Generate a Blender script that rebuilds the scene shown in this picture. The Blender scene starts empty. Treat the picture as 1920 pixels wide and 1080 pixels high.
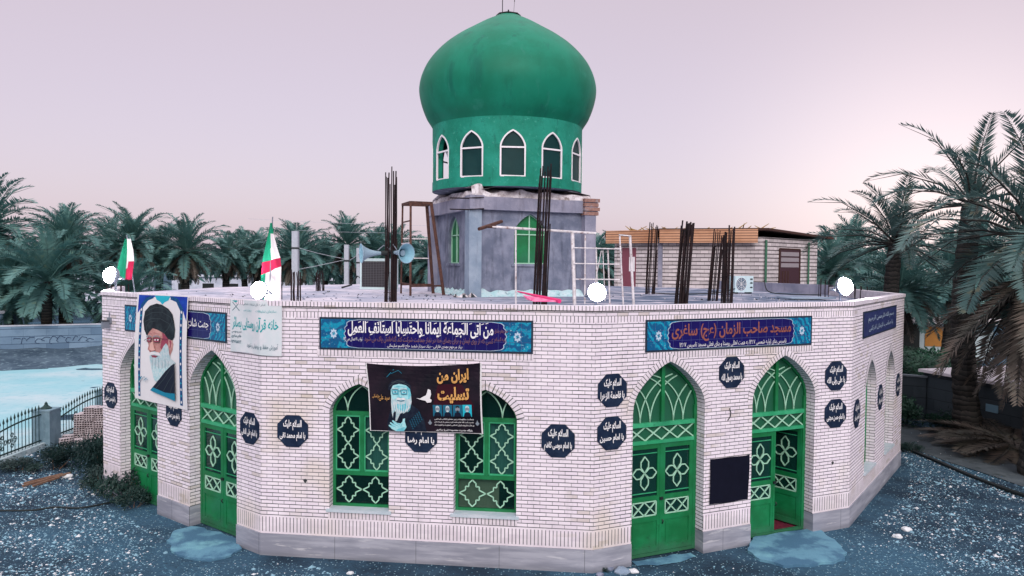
import bpy, bmesh, math, random
from math import sin, cos, pi, radians as R, sqrt, atan2
from mathutils import Vector, Matrix, noise
from mathutils.geometry import tessellate_polygon

# ------------------------------------------------------------------ scene, camera, light
S = bpy.context.scene
COL = S.collection
Z0 = 0.42                                   # top of the stone plinth above the gravel

cam_d = bpy.data.cameras.new('camera'); cam = bpy.data.objects.new('camera', cam_d); COL.objects.link(cam)
cam_d.sensor_width = 36; cam_d.lens = 1398.2 * 36 / 1920
cam_d.clip_end = 2000; cam_d.clip_start = 0.1
cam.matrix_world = (Matrix.Translation((0, 0, 5.1407 + Z0)) @ Matrix.Rotation(R(90) - .0325, 4, 'X')
                    @ Matrix.Rotation(.0089, 4, 'Z'))
S.camera = cam

SUN_EL, SUN_AZ = R(32), R(172)              # soft light from behind and left of the camera
W = bpy.data.worlds.new("World"); S.world = W; W.use_nodes = True
nt = W.node_tree; nt.nodes.clear()
def wn(t, **k):
    n = nt.nodes.new(t)
    for a, b in k.items(): setattr(n, a, b)
    return n
out = wn('ShaderNodeOutputWorld')
sky = wn('ShaderNodeTexSky', sky_type='NISHITA', sun_disc=False, sun_elevation=SUN_EL, sun_rotation=SUN_AZ,
         air_density=1.0, dust_density=3.0)
bgs = wn('ShaderNodeBackground'); bgs.inputs[1].default_value = 0.05
bgo = wn('ShaderNodeBackground'); bgo.inputs[1].default_value = 1.0
tc = wn('ShaderNodeTexCoord'); sx = wn('ShaderNodeSeparateXYZ'); rmp = wn('ShaderNodeValToRGB')
nt.links.new(tc.outputs['Generated'], sx.inputs[0]); nt.links.new(sx.outputs['Z'], rmp.inputs[0])
e = rmp.color_ramp.elements
e[0].position = 0.0; e[0].color = (.585, .452, .535, 1)
e[1].position = 1.0; e[1].color = (1.5, 1.40, 1.48, 1)
x = e.new(.36); x.color = (.575, .44, .46, 1)
x = e.new(.72); x.color = (1.25, 1.15, 1.22, 1)
dotn = wn('ShaderNodeVectorMath', operation='DOT_PRODUCT'); nt.links.new(tc.outputs['Generated'], dotn.inputs[0])
gd = Vector((.50, .865, .03)).normalized(); dotn.inputs[1].default_value = gd
pw = wn('ShaderNodeMath', operation='POWER'); pmax = wn('ShaderNodeMath', operation='MAXIMUM'); nt.links.new(dotn.outputs['Value'], pmax.inputs[0]); pmax.inputs[1].default_value = 0
nt.links.new(pmax.outputs[0], pw.inputs[0]); pw.inputs[1].default_value = 45
bgg = wn('ShaderNodeBackground'); bgg.inputs[0].default_value = (1, .80, .62, 1); nt.links.new(pw.outputs[0], bgg.inputs[1])
addg = wn('ShaderNodeAddShader')
add = wn('ShaderNodeAddShader')
nt.links.new(rmp.outputs[0], bgo.inputs[0]); nt.links.new(sky.outputs[0], bgs.inputs[0])
nt.links.new(bgo.outputs[0], add.inputs[0]); nt.links.new(bgs.outputs[0], add.inputs[1])
nt.links.new(add.outputs[0], addg.inputs[0])
mul = wn('ShaderNodeMath', operation='MULTIPLY'); nt.links.new(pw.outputs[0], mul.inputs[0]); mul.inputs[1].default_value = .45; nt.links.new(mul.outputs[0], bgg.inputs[1])
nt.links.new(bgg.outputs[0], addg.inputs[1]); nt.links.new(addg.outputs[0], out.inputs[0])

sl = bpy.data.lights.new('sun', 'SUN'); so = bpy.data.objects.new('sun', sl); COL.objects.link(so)
sl.energy = 1.5; sl.angle = R(28); sl.color = (1, .95, .93)
# direction to the sun: behind the camera, a little left
sd = Vector((sin(SUN_AZ) * cos(SUN_EL), cos(SUN_AZ) * cos(SUN_EL), sin(SUN_EL)))
so.rotation_euler = sd.to_track_quat('Z', 'Y').to_euler(); so.location = (0, 0, 40)

S.view_settings.view_transform = 'Standard'; S.view_settings.look = 'None'
S.view_settings.exposure = 0.0; S.view_settings.gamma = 1
S.cycles.max_bounces = 6; S.cycles.transparent_max_bounces = 12
S.cycles.sample_clamp_indirect = 4

# ------------------------------------------------------------------ helpers
rng = random.Random(7)
class MB:
    def __init__(s): s.v = []; s.f = []; s.m = []; s.uv = []
    def face(s, pts, mat=0, uv=None):
        i = len(s.v); s.v += [tuple(p) for p in pts]; s.f.append(tuple(range(i, i + len(pts))))
        s.m.append(mat); s.uv.append(uv or [(0, 0)] * len(pts))
    def box(s, fr, a, b, mat=0, uvm=None):
        """box between corners a, b in frame fr (callable (u,d,z)->point)"""
        (u0, d0, z0), (u1, d1, z1) = a, b
        u0, u1 = min(u0, u1), max(u0, u1); d0, d1 = min(d0, d1), max(d0, d1); z0, z1 = min(z0, z1), max(z0, z1)
        P = lambda u, d, z: fr(u, d, z)
        def q(c, uvs): s.face([P(*k) for k in c], mat, uvs)
        q([(u0, d1, z0), (u1, d1, z0), (u1, d1, z1), (u0, d1, z1)], [(u0, z0), (u1, z0), (u1, z1), (u0, z1)])
        q([(u1, d0, z0), (u0, d0, z0), (u0, d0, z1), (u1, d0, z1)], [(u1, z0), (u0, z0), (u0, z1), (u1, z1)])
        q([(u0, d0, z0), (u0, d1, z0), (u0, d1, z1), (u0, d0, z1)], [(d0, z0), (d1, z0), (d1, z1), (d0, z1)])
        q([(u1, d1, z0), (u1, d0, z0), (u1, d0, z1), (u1, d1, z1)], [(d1, z0), (d0, z0), (d0, z1), (d1, z1)])
        q([(u0, d1, z1), (u1, d1, z1), (u1, d0, z1), (u0, d0, z1)], [(u0, z1 - .02), (u1, z1 - .02), (u1, z1 - .02), (u0, z1 - .02)])
        q([(u0, d0, z0), (u1, d0, z0), (u1, d1, z0), (u0, d1, z0)], [(u0, z0), (u1, z0), (u1, z0), (u0, z0)])
    def tube(s, pts, r, n=6, mat=0, caps=True):
        """tube along world points; r a number or a list"""
        pts = [Vector(p) for p in pts]
        rs = r if isinstance(r, (list, tuple)) else [r] * len(pts)
        base = len(s.v); ref = None
        for i, p in enumerate(pts):
            t = (pts[min(i + 1, len(pts) - 1)] - pts[max(i - 1, 0)])
            if t.length < 1e-9: t = Vector((0, 0, 1))
            t.normalize()
            if ref is None: ref = Vector((0, 0, 1)) if abs(t.z) < .9 else Vector((1, 0, 0))
            a = t.cross(ref)
            if a.length < 1e-6: a = t.orthogonal()
            a.normalize(); b = a.cross(t); b.normalize(); ref = b
            for k in range(n):
                th = 2 * pi * (k + .5) / n
                s.v.append(tuple(p + (a * cos(th) + b * sin(th)) * rs[i]))
        for i in range(len(pts) - 1):
            for k in range(n):
                A = base + i * n + k; B = base + i * n + (k + 1) % n
                s.f.append((A, A + n, B + n, B)); s.m.append(mat)
                s.uv.append([(k / n, i), (k / n, i + 1), ((k + 1) / n, i + 1), ((k + 1) / n, i)])
        if caps:
            for o_, rev in ((base, False), (base + (len(pts) - 1) * n, True)):
                f = tuple(range(o_, o_ + n)); f = f[::-1] if rev else f
                s.f.append(f); s.m.append(mat); s.uv.append([(0, 0)] * n)
    def lathe(s, prof, c, n=48, mat=0, close=False, a0=0.0, a1=2 * pi):
        """prof: list of (radius, z)"""
        base = len(s.v); full = abs(a1 - a0 - 2 * pi) < 1e-6; m = n if full else n + 1
        for r_, z_ in prof:
            for k in range(m):
                th = a0 + (a1 - a0) * k / n
                s.v.append((c[0] + r_ * cos(th), c[1] + r_ * sin(th), c[2] + z_))
        for i in range(len(prof) - 1):
            for k in range(n):
                k2 = (k + 1) % m
                A, B = base + i * m + k, base + i * m + k2
                s.f.append((A, B, B + m, A + m)); s.m.append(mat)
                s.uv.append([(k / n * 6, prof[i][1]), ((k + 1) / n * 6, prof[i][1]), ((k + 1) / n * 6, prof[i + 1][1]), (k / n * 6, prof[i + 1][1])])
    def tess(s, loops, fn, mat=0, uvf=None):
        """polygon with holes, loops of (a,b); fn(a,b)->point"""
        L = [[Vector((p[0], p[1], 0)) for p in l] for l in loops]
        flat = [p for l in loops for p in l]
        for t in tessellate_polygon(L):
            A, B, C = (flat[i] for i in t)
            if (B[0] - A[0]) * (C[1] - A[1]) - (B[1] - A[1]) * (C[0] - A[0]) < 0: t = (t[0], t[2], t[1])
            pts = [flat[i] for i in t]
            s.face([fn(*p) for p in pts], mat, [(uvf or (lambda a, b: (a, b)))(*p) for p in pts])
    def obj(s, name, mats, parent=None, loc=None, smooth=False, weld=True):
        if not isinstance(mats, (list, tuple)): mats = [mats]
        org = Vector((0, 0, 0))
        if parent is not None:
            r_ = parent
            while r_.parent: r_ = r_.parent
            org = r_.location.copy()
        elif loc is not None: org = Vector(loc)
        me = bpy.data.meshes.new(name)
        me.from_pydata([tuple(Vector(p) - org) for p in s.v], [], s.f)
        uvl = me.uv_layers.new(name='UVMap')
        flat = [c for l in s.uv for p in l for c in p]
        if len(flat) == len(uvl.data) * 2: uvl.data.foreach_set('uv', flat)
        for m_ in mats: me.materials.append(m_)
        me.polygons.foreach_set('material_index', s.m)
        if weld:
            bm = bmesh.new(); bm.from_mesh(me)
            bmesh.ops.remove_doubles(bm, verts=bm.verts, dist=2e-4); bm.to_mesh(me); bm.free()
        if smooth:
            me.polygons.foreach_set('use_smooth', [True] * len(me.polygons))
            me.set_sharp_from_angle(angle=R(40))
        me.update()
        o = bpy.data.objects.new(name, me); COL.objects.link(o)
        if parent is not None: o.parent = parent
        elif loc is not None: o.location = org
        return o
ID = lambda u, d, z: (u, d, z)

def tag(o, label, cat, group=None, kind=None):
    o['label'] = label; o['category'] = cat
    if group: o['group'] = group
    if kind: o['kind'] = kind
    return o
def thing(name, label, cat, loc, group=None):
    o = bpy.data.objects.new(name, None); COL.objects.link(o); o.location = loc; o.empty_display_size = .2
    return tag(o, label, cat, group)
def copy_tree(o, parent=None):
    c = o.copy(); COL.objects.link(c)
    if parent is not None: c.parent = parent
    for ch in list(o.children): copy_tree(ch, c)
    return c

# ------------------------------------------------------------------ materials
def srgb(r, g, b):
    f = lambda c: c / 12.92 if c <= .04045 else ((c + .055) / 1.055) ** 2.4
    return (f(r / 255), f(g / 255), f(b / 255), 1)
class N:
    """small node-graph writer"""
    def __init__(s, name):
        s.mat = bpy.data.materials.new(name); s.mat.use_nodes = True
        s.t = s.mat.node_tree; s.p = s.t.nodes['Principled BSDF']; s.o = s.t.nodes['Material Output']
    def n(s, t, inputs=None, **k):
        q = s.t.nodes.new(t)
        for a, b in k.items(): setattr(q, a, b)
        for a, b in (inputs or {}).items(): s.set(q.inputs[a], b)
        return q
    def set(s, sock, v):
        if isinstance(v, bpy.types.NodeSocket): s.t.links.new(v, sock)
        else: sock.default_value = v
    def math(s, op, a, b=None, c=None, clamp=False):
        q = s.n('ShaderNodeMath', operation=op, use_clamp=clamp)
        for i, v in enumerate((a, b, c)):
            if v is not None: s.set(q.inputs[i], v)
        return q.outputs[0]
    def mix(s, f, a, b, blend='MIX'):
        q = s.n('ShaderNodeMix', data_type='RGBA', blend_type=blend)
        s.set(q.inputs[0], f); s.set(q.inputs[6], a); s.set(q.inputs[7], b)
        return q.outputs[2]
    def noise(s, scale, detail=4, rough=.6, vec=None, out=0):
        q = s.n('ShaderNodeTexNoise'); q.inputs['Scale'].default_value = scale
        q.inputs['Detail'].default_value = detail; q.inputs['Roughness'].default_value = rough
        s.set(q.inputs['Vector'], vec if vec is not None else s.pos())
        return q.outputs[out]
    def ramp(s, f, stops):
        q = s.n('ShaderNodeValToRGB'); s.set(q.inputs[0], f); e = q.color_ramp.elements
        while len(e) < len(stops): e.new(.5)
        for el, (p, c) in zip(e, stops):
            el.position = p; el.color = c if len(c) == 4 else (*c, 1)
        return q.outputs[0]
    def step(s, v, a, b):
        q = s.n('ShaderNodeMapRange', interpolation_type='SMOOTHSTEP')
        s.set(q.inputs[0], v); q.inputs[1].default_value = a; q.inputs[2].default_value = b
        return q.outputs[0]
    def pos(s):
        if not hasattr(s, '_g'): s._g = s.n('ShaderNodeNewGeometry')
        return s._g.outputs['Position']
    def obj(s):
        return s.n('ShaderNodeTexCoord').outputs['Object']
    def uv(s):
        return s.n('ShaderNodeUVMap', uv_map='UVMap').outputs[0]
    def bump(s, h, strength=.3, dist=.01):
        q = s.n('ShaderNodeBump'); q.inputs['Strength'].default_value = strength; q.inputs['Distance'].default_value = dist
        s.set(q.inputs['Height'], h); s.t.links.new(q.outputs[0], s.p.inputs['Normal'])
    def base(s, c, rough=.7, metal=0.0, spec=None):
        s.set(s.p.inputs['Base Color'], c); s.set(s.p.inputs['Roughness'], rough); s.set(s.p.inputs['Metallic'], metal)
        if spec is not None: s.p.inputs['Specular IOR Level'].default_value = spec
        return s.mat

def mottled(name, c1, c2, scale=3, rough=.75, c3=None, scale3=12, bump=.15, metal=0, lo=.35, hi=.7):
    g = N(name); f = g.noise(scale, 6); col = g.mix(g.step(f, lo, hi), c1, c2)
    if c3: col = g.mix(g.math('MULTIPLY', g.step(g.noise(scale3, 5), .52, .72), .8), col, c3)
    g.bump(g.noise(scale * 12, 4), bump)
    return g.base(col, rough, metal, .12 if name.startswith(('print', 'black_banner', 'plaque', 'notice')) else .3)
def plain(name, c, rough=.6, metal=0, var=.12, scale=8, spec=None):
    g = N(name); f = g.noise(scale, 3); d = tuple(v * (1 - var) for v in c[:3]) + (1,)
    u = tuple(min(1, v * (1 + var)) for v in c[:3]) + (1,)
    return g.base(g.mix(f, d, u), rough, metal, spec if spec is not None else (.1 if name.startswith(('print', 'plain_black')) else .3))
def glow(name, c, st):
    g = N(name); g.set(g.p.inputs['Emission Color'], c); g.p.inputs['Emission Strength'].default_value = st
    return g.base(c)

def brick_material():
    g = N('pale_brick'); uv = g.uv()
    sp = g.n('ShaderNodeSeparateXYZ'); g.set(sp.inputs[0], uv); u, v = sp.outputs[0], sp.outputs[1]
    row = g.math('FLOOR', g.math('DIVIDE', v, .07))
    fv = g.math('FRACT', g.math('DIVIDE', v, .07))
    wob = g.noise(2.2, 2)
    hj = g.math('LESS_THAN', fv, g.math('ADD', .13, g.math('MULTIPLY', wob, .12)))
    uu = g.math('ADD', g.math('DIVIDE', u, .225), g.math('MULTIPLY', g.math('MODULO', g.math('ABSOLUTE', row), 2), .5))
    vj = g.math('LESS_THAN', g.math('FRACT', uu), .042)
    cell = g.n('ShaderNodeCombineXYZ'); g.set(cell.inputs[0], g.math('FLOOR', uu)); g.set(cell.inputs[1], row)
    rnd = g.n('ShaderNodeTexWhiteNoise', noise_dimensions='2D'); g.set(rnd.inputs['Vector'], cell.outputs[0])
    # standing-brick bands (base, under the cornice, and the strips laid with that uv)
    inb = g.math('MULTIPLY', g.math('GREATER_THAN', v, 0.0), g.math('LESS_THAN', v, .35))
    inc = g.math('MULTIPLY', g.math('GREATER_THAN', v, 4.10), g.math('LESS_THAN', v, 4.22))
    inh = g.math('GREATER_THAN', v, 4.305)
    sb = g.math('ADD', g.math('ADD', inb, inc), inh, clamp=True)
    su = g.math('FRACT', g.math('DIVIDE', u, .068))
    sj0 = g.math('LESS_THAN', su, .19)
    inner = g.math('MULTIPLY', g.math('GREATER_THAN', v, .035), g.math('LESS_THAN', v, .315))
    sj = g.math('MULTIPLY', sj0, g.math('ADD', g.math('ADD', inner, inc), inh, clamp=True))
    edge = g.math('MULTIPLY', inc, g.math('GREATER_THAN', v, 4.21))
    sj = g.math('MAXIMUM', sj, edge)
    rj = g.math('MAXIMUM', g.math('MULTIPLY', hj, 1.0), g.math('MULTIPLY', vj, .8))
    j = g.math('ADD', g.math('MULTIPLY', rj, g.math('SUBTRACT', 1.0, sb)), g.math('MULTIPLY', sj, sb), clamp=True)
    fade = g.step(g.noise(.9, 3), .36, .62)
    j2 = g.math('MULTIPLY', j, g.math('ADD', .86, g.math('MULTIPLY', fade, .14)))
    c = g.mix(rnd.outputs[0], (.74, .675, .765, 1), (.84, .78, .86, 1))
    odd = g.math('MULTIPLY', g.math('GREATER_THAN', rnd.outputs[0], .86), g.step(g.noise(.55, 2), .47, .60))
    c = g.mix(g.math('MULTIPLY', odd, .55), c, (.42, .36, .30, 1))
    c = g.mix(g.math('MULTIPLY', g.step(g.noise(.42, 3), .53, .70), .5), c, (.60, .52, .37, 1))      # old yellow stains
    vstr = g.n('ShaderNodeMapping'); g.set(vstr.inputs[0], uv); vstr.inputs[3].default_value = (2.2, .25, 1)
    c = g.mix(g.math('MULTIPLY', g.step(g.noise(3, 4, vec=vstr.outputs[0]), .52, .75), .26), c, (.34, .34, .35, 1))  # rain streaks
    ge = g.math('ADD', v, g.math('MULTIPLY', g.noise(1.6, 5), .9))
    c = g.mix(g.math('MULTIPLY', g.step(ge, 1.0, .35), .35), c, (.40, .38, .38, 1))
    c = g.mix(j2, c, (.028, .045, .05, 1))
    g.bump(g.math('SUBTRACT', 1.0, j), .5, .008)
    return g.base(c, .75, spec=.25)
M_BRICK = brick_material()

def stone_plinth():
    g = N('plinth_stone'); uv = g.uv(); mp = g.n('ShaderNodeMapping'); g.set(mp.inputs[0], g.pos()); mp.inputs[3].default_value = (.6, .6, 5)
    f = g.noise(1.6, 5, vec=mp.outputs[0])
    c = g.mix(g.step(f, .35, .7), (.22, .235, .29, 1), (.36, .375, .44, 1))
    c = g.mix(g.math('MULTIPLY', g.step(g.noise(2.6, 5, vec=mp.outputs[0]), .60, .68), .6), c, (.55, .56, .60, 1))
    sp = g.n('ShaderNodeSeparateXYZ'); g.set(sp.inputs[0], uv)
    jt = g.math('LESS_THAN', g.math('FRACT', g.math('DIVIDE', sp.outputs[0], 1.55)), .007)
    c = g.mix(g.math('MULTIPLY', jt, .7), c, (.06, .07, .08, 1))
    c = g.mix(g.math('MULTIPLY', g.step(sp.outputs[1], -.27, -.43), .5), c, (.10, .11, .13, 1))   # darker towards the bottom
    g.bump(f, .2); return g.base(c, .55)
M_PLINTH = stone_plinth()

def concrete(name, a, b, dark, streak=.5, sc=1.5):
    g = N(name); mp = g.n('ShaderNodeMapping'); g.set(mp.inputs[0], g.pos()); mp.inputs[3].default_value = (3, 3, .5)
    c = g.mix(g.step(g.noise(sc, 7), .35, .68), a, b)
    c = g.mix(g.math('MULTIPLY', g.step(g.noise(1.3, 5, vec=mp.outputs[0]), .5, .7), streak), c, dark)
    c = g.mix(g.math('MULTIPLY', g.step(g.noise(9, 6), .55, .7), .35), c, b)
    g.bump(g.noise(14, 6), .4, .02); return g.base(c, .85, spec=.2)
M_CEMENT = concrete('cement_render', (.125, .148, .215, 1), (.23, .255, .34, 1), (.06, .07, .105, 1), .75, 2.0)
M_BEAM = concrete('beam_concrete', (.21, .22, .30, 1), (.33, .33, .42, 1), (.12, .12, .16, 1))
M_PILLAR = concrete('pillar_concrete', (.20, .27, .36, 1), (.30, .37, .46, 1), (.11, .14, .19, 1))
M_MORTAR = mottled('white_mortar', (.68, .66, .70, 1), (.34, .30, .32, 1), 5, .9, (.13, .09, .075, 1), 7, .8)
M_SKIRT = mottled('mortar_skirting', (.34, .56, .60, 1), (.55, .66, .70, 1), 5, .9, (.14, .2, .24, 1), 9, .8)
M_REDBRICK = mottled('red_brick', (.24, .13, .11, 1), (.34, .20, .17, 1), 9, .85, (.30, .29, .33, 1), 6, .5)
def roof_mat():
    g = N('roof_screed'); f = g.noise(.55, 6); mp = g.n('ShaderNodeMapping'); g.set(mp.inputs[0], g.pos()); mp.inputs[3].default_value = (.5, 1.6, 1)
    c = g.mix(g.step(f, .38, .62), (.62, .58, .66, 1), (.36, .38, .48, 1))
    sp = g.n('ShaderNodeSeparateXYZ'); g.set(sp.inputs[0], g.pos())
    k = g.step(g.math('ADD', sp.outputs[0], g.math('MULTIPLY', g.noise(.5, 3), 4)), -1.5, 4.5)
    c = g.mix(g.math('MULTIPLY', k, g.step(g.noise(1.1, 5, vec=mp.outputs[0]), .40, .52)), c, (.085, .12, .19, 1))
    c = g.mix(g.math('MULTIPLY', g.step(g.noise(2.4, 6, vec=mp.outputs[0]), .56, .62), .9), c, (.05, .07, .115, 1))
    c = g.mix(g.math('MULTIPLY', g.step(g.noise(6, 4), .66, .70), .9), c, (.04, .05, .07, 1))
    g.bump(g.noise(5, 6), .5, .03); return g.base(c, .85, spec=.2)
M_ROOF = roof_mat()
def dome_mat():
    g = N('dome_green_paint'); mp = g.n('ShaderNodeMapping'); g.set(mp.inputs[0], g.pos()); mp.inputs[3].default_value = (2.2, 2.2, .22)
    st = g.noise(1.0, 5, vec=mp.outputs[0])
    c = g.mix(g.step(g.noise(.8, 4), .35, .65), (.002, .150, .088, 1), (.004, .195, .120, 1))
    c = g.mix(g.math('MULTIPLY', g.step(st, .55, .72), .55), c, (.002, .085, .065, 1))
    c = g.mix(g.math('MULTIPLY', g.step(g.noise(1.7, 6), .6, .72), .3), c, (.03, .24, .18, 1))
    mp2 = g.n('ShaderNodeMapping'); g.set(mp2.inputs[0], g.pos()); mp2.inputs[3].default_value = (5, 5, .3)
    c = g.mix(g.math('MULTIPLY', g.step(g.noise(1.2, 4, vec=mp2.outputs[0]), .60, .70), .35), c, (.03, .20, .15, 1))
    g.bump(g.noise(3, 5), .12, .02); return g.base(c, .55, spec=.22)
M_DOME = dome_mat()
def drum_mat():
    g = N('drum_green_paint'); mp = g.n('ShaderNodeMapping'); g.set(mp.inputs[0], g.pos()); mp.inputs[3].default_value = (2, 2, .5)
    c = g.mix(g.step(g.noise(1.4, 6), .35, .68), (.004, .185, .122, 1), (.014, .26, .185, 1))
    c = g.mix(g.math('MULTIPLY', g.step(g.noise(3, 6, vec=mp.outputs[0]), .57, .7), .5), c, (.004, .11, .08, 1))
    c = g.mix(g.math('MULTIPLY', g.step(g.noise(11, 6), .6, .70), .55), c, (.08, .38, .30, 1))
    c = g.mix(g.math('MULTIPLY', g.step(g.noise(5, 7), .58, .68), .5), c, (.003, .10, .075, 1))
    g.bump(g.noise(7, 7), .6, .03); return g.base(c, .7, spec=.25)
M_DRUM = drum_mat()
def doorpaint(name, a, b):
    g = N(name); c = g.mix(g.step(g.noise(2.5, 4), .35, .7), a, b)
    c = g.mix(g.math('MULTIPLY', g.step(g.noise(9, 6), .60, .72), .55), c, (.004, .06, .025, 1))
    c = g.mix(g.math('MULTIPLY', g.step(g.noise(1.1, 5), .52, .72), .45), c, (.020, .155, .095, 1))
    sp = g.n('ShaderNodeSeparateXYZ'); g.set(sp.inputs[0], g.pos())
    c = g.mix(g.math('MULTIPLY', g.step(g.math('ADD', sp.outputs[2], g.math('MULTIPLY', g.noise(4, 4), .5)), .62, .25), .45), c, (.05, .085, .075, 1))
    return g.base(c, g.math('ADD', .34, g.math('MULTIPLY', g.noise(5, 4), .3)), spec=.4)
M_GREEN = doorpaint('green_enamel', (.003, .135, .040, 1), (.005, .195, .066, 1))
M_GREENL = doorpaint('light_green_enamel', (.02, .30, .13, 1), (.05, .40, .20, 1))
M_MINT = plain('mint_painted_bar', (.33, .60, .45, 1), .45)
def glass(name, tint, alpha, rough=.08, spec=.5):
    g = N(name); tr = g.n('ShaderNodeBsdfTransparent'); tr.inputs[0].default_value = (.55, .8, .7, 1)
    mx = g.n('ShaderNodeMixShader'); mx.inputs[0].default_value = alpha
    g.base(g.mix(g.noise(2.2, 4), tint, tuple(v * 1.7 for v in tint[:3]) + (1,)), rough, spec=.18 if name == 'drum_glass' else spec)
    g.t.links.new(tr.outputs[0], mx.inputs[1]); g.t.links.new(g.p.outputs[0], mx.inputs[2]); g.t.links.new(mx.outputs[0], g.o.inputs[0])
    return g.mat
M_GLASS = glass('dark_green_glass', (.003, .028, .022, 1), .8)
M_WGLASS = glass('window_glass', (.003, .030, .026, 1), .38)
M_FROST = glass('frosted_green_glass', (.012, .085, .045, 1), .88, .3)
M_GLASS_DRUM = glass('drum_glass', (.004, .030, .032, 1), .86, .45)
M_CURTAIN = plain('grey_curtain', (.17, .30, .34, 1), .9)
M_BOARD = plain('brown_board', (.42, .31, .27, 1), .8)
M_WHITEFRAME = plain('white_window_frame', (.78, .76, .80, 1), .5)
M_SILL = mottled('sill_stone', (.42, .52, .58, 1), (.55, .60, .66, 1), 5, .5)
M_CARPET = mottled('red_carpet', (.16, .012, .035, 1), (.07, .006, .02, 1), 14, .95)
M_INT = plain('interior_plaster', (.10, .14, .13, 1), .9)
M_YELLOW = plain('yellow_paint', (.30, .32, .06, 1), .7)
M_RUST = mottled('rusty_steel', (.055, .026, .022, 1), (.11, .05, .038, 1), 8, .85, (.02, .012, .012, 1), 20)
M_REBAR = mottled('rebar_steel', (.010, .007, .009, 1), (.026, .013, .014, 1), 6, .95)
M_WHITEPIPE = mottled('flaking_white_pipe', (.72, .70, .73, 1), (.5, .48, .5, 1), 5, .6, (.20, .08, .07, 1), 11)
M_BLACK = plain('black_steel', (.012, .018, .02, 1), .5)
M_FENCE = plain('fence_dark_green', (.006, .03, .03, 1), .5)
M_NAVY = plain('navy_plaque', (.008, .02, .05, 1), .35, var=.3)
M_WHITE = plain('white_lettering', (.80, .80, .83, 1), .6, var=.03)
M_SIGNBLUE = plain('sign_deep_blue', (.009, .006, .10, 1), .22, var=.3, scale=3)
M_ORANGE = plain('orange_lettering', (.27, .085, .06, 1), .5, var=.4, scale=5)
M_BROWNTX = plain('brown_lettering', (.17, .075, .09, 1), .5)
M_TEALTX = plain('teal_lettering', (.0, .33, .36, 1), .6)
M_DARKTX = plain('dark_teal_lettering', (.01, .10, .14, 1), .6)
M_GOLD = plain('gold_lettering', (.62, .33, .10, 1), .45, var=.45, scale=7)
M_SIGNFRAME = plain('sign_dark_frame', (.012, .025, .05, 1), .4)
def turq():
    g = N('turquoise_tile'); 
    vo = g.n('ShaderNodeTexVoronoi', feature='DISTANCE_TO_EDGE'); vo.inputs['Scale'].default_value = 13; g.set(vo.inputs['Vector'], g.pos())
    wv = g.n('ShaderNodeTexWave', wave_type='RINGS'); wv.inputs['Scale'].default_value = 4.5; wv.inputs['Distortion'].default_value = 9; wv.inputs['Detail'].default_value = 2; g.set(wv.inputs['Vector'], g.pos())
    c = g.mix(g.step(wv.outputs[1], .35, .75), (.003, .10, .24, 1), (.004, .27, .43, 1))
    c = g.mix(g.math('LESS_THAN', vo.outputs[0], .018), c, (.01, .05, .16, 1))
    c = g.mix(g.math('MULTIPLY', g.step(g.noise(24, 3), .63, .70), .8), c, (.25, .62, .70, 1))
    return g.base(c, .25, spec=.4)
M_TURQ = turq()
M_STEEL = plain('grey_paint_steel', (.20, .23, .28, 1), .45, .3)
M_WOOD = mottled('weathered_wood', (.16, .09, .06, 1), (.26, .16, .11, 1), 5, .85)

# ------------------------------------------------------------------ Arabic-script lettering from the built-in font
_J = {}
def _reg(ch, iso, dual):
    _J[ch] = (iso, dual)
for ch, iso, dual in [('ا', 0xFE8D, 0), ('آ', 0xFE81, 0), ('أ', 0xFE83, 0), ('إ', 0xFE87, 0), ('ؤ', 0xFE85, 0), ('ب', 0xFE8F, 1), ('پ', 0xFB56, 1),
    ('ت', 0xFE95, 1), ('ث', 0xFE99, 1), ('ج', 0xFE9D, 1), ('چ', 0xFB7A, 1), ('ح', 0xFEA1, 1), ('خ', 0xFEA5, 1), ('د', 0xFEA9, 0), ('ذ', 0xFEAB, 0),
    ('ر', 0xFEAD, 0), ('ز', 0xFEAF, 0), ('ژ', 0xFB8A, 0), ('س', 0xFEB1, 1), ('ش', 0xFEB5, 1), ('ص', 0xFEB9, 1), ('ض', 0xFEBD, 1), ('ط', 0xFEC1, 1),
    ('ظ', 0xFEC5, 1), ('ع', 0xFEC9, 1), ('غ', 0xFECD, 1), ('ف', 0xFED1, 1), ('ق', 0xFED5, 1), ('ک', 0xFB8E, 1), ('گ', 0xFB92, 1), ('ل', 0xFEDD, 1),
    ('م', 0xFEE1, 1), ('ن', 0xFEE5, 1), ('ه', 0xFEE9, 1), ('ة', 0xFE93, 0), ('و', 0xFEED, 0), ('ی', 0xFBFC, 1), ('ئ', 0xFE89, 1), ('ى', 0xFEEF, 0)]:
    _reg(ch, iso, dual)
_LA = {'ا': 0xFEFB, 'آ': 0xFEF5, 'أ': 0xFEF7, 'إ': 0xFEF9}
def shape(s):
    t = []
    i = 0
    while i < len(s):
        if s[i] == 'ل' and i + 1 < len(s) and s[i + 1] in _LA:
            t.append(('la', _LA[s[i + 1]], 0)); i += 2
        elif s[i] in _J: t.append(('l', *_J[s[i]])); i += 1
        else: t.append(('x', s[i], 0)); i += 1
    r = []
    for k, (ty, c, dual) in enumerate(t):
        if ty == 'x': r.append(c); continue
        prv = k > 0 and t[k - 1][0] == 'l' and t[k - 1][2] == 1
        nxt = k + 1 < len(t) and t[k + 1][0] != 'x' and dual == 1
        # order of forms in the block: isolated, final, initial, medial
        off = (3 if nxt else 1) if prv else (2 if nxt else 0)
        if ty == 'la' : off = 1 if prv else 0
        r.append(chr(c + off))
    res = ''.join(reversed(r))
    # digit runs and brackets keep their own order
    import re
    res = re.sub(r'[0-9۰-۹]+', lambda m: m.group(0)[::-1], res)
    return res.translate(str.maketrans('()', ')('))
_tc = {}
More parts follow.
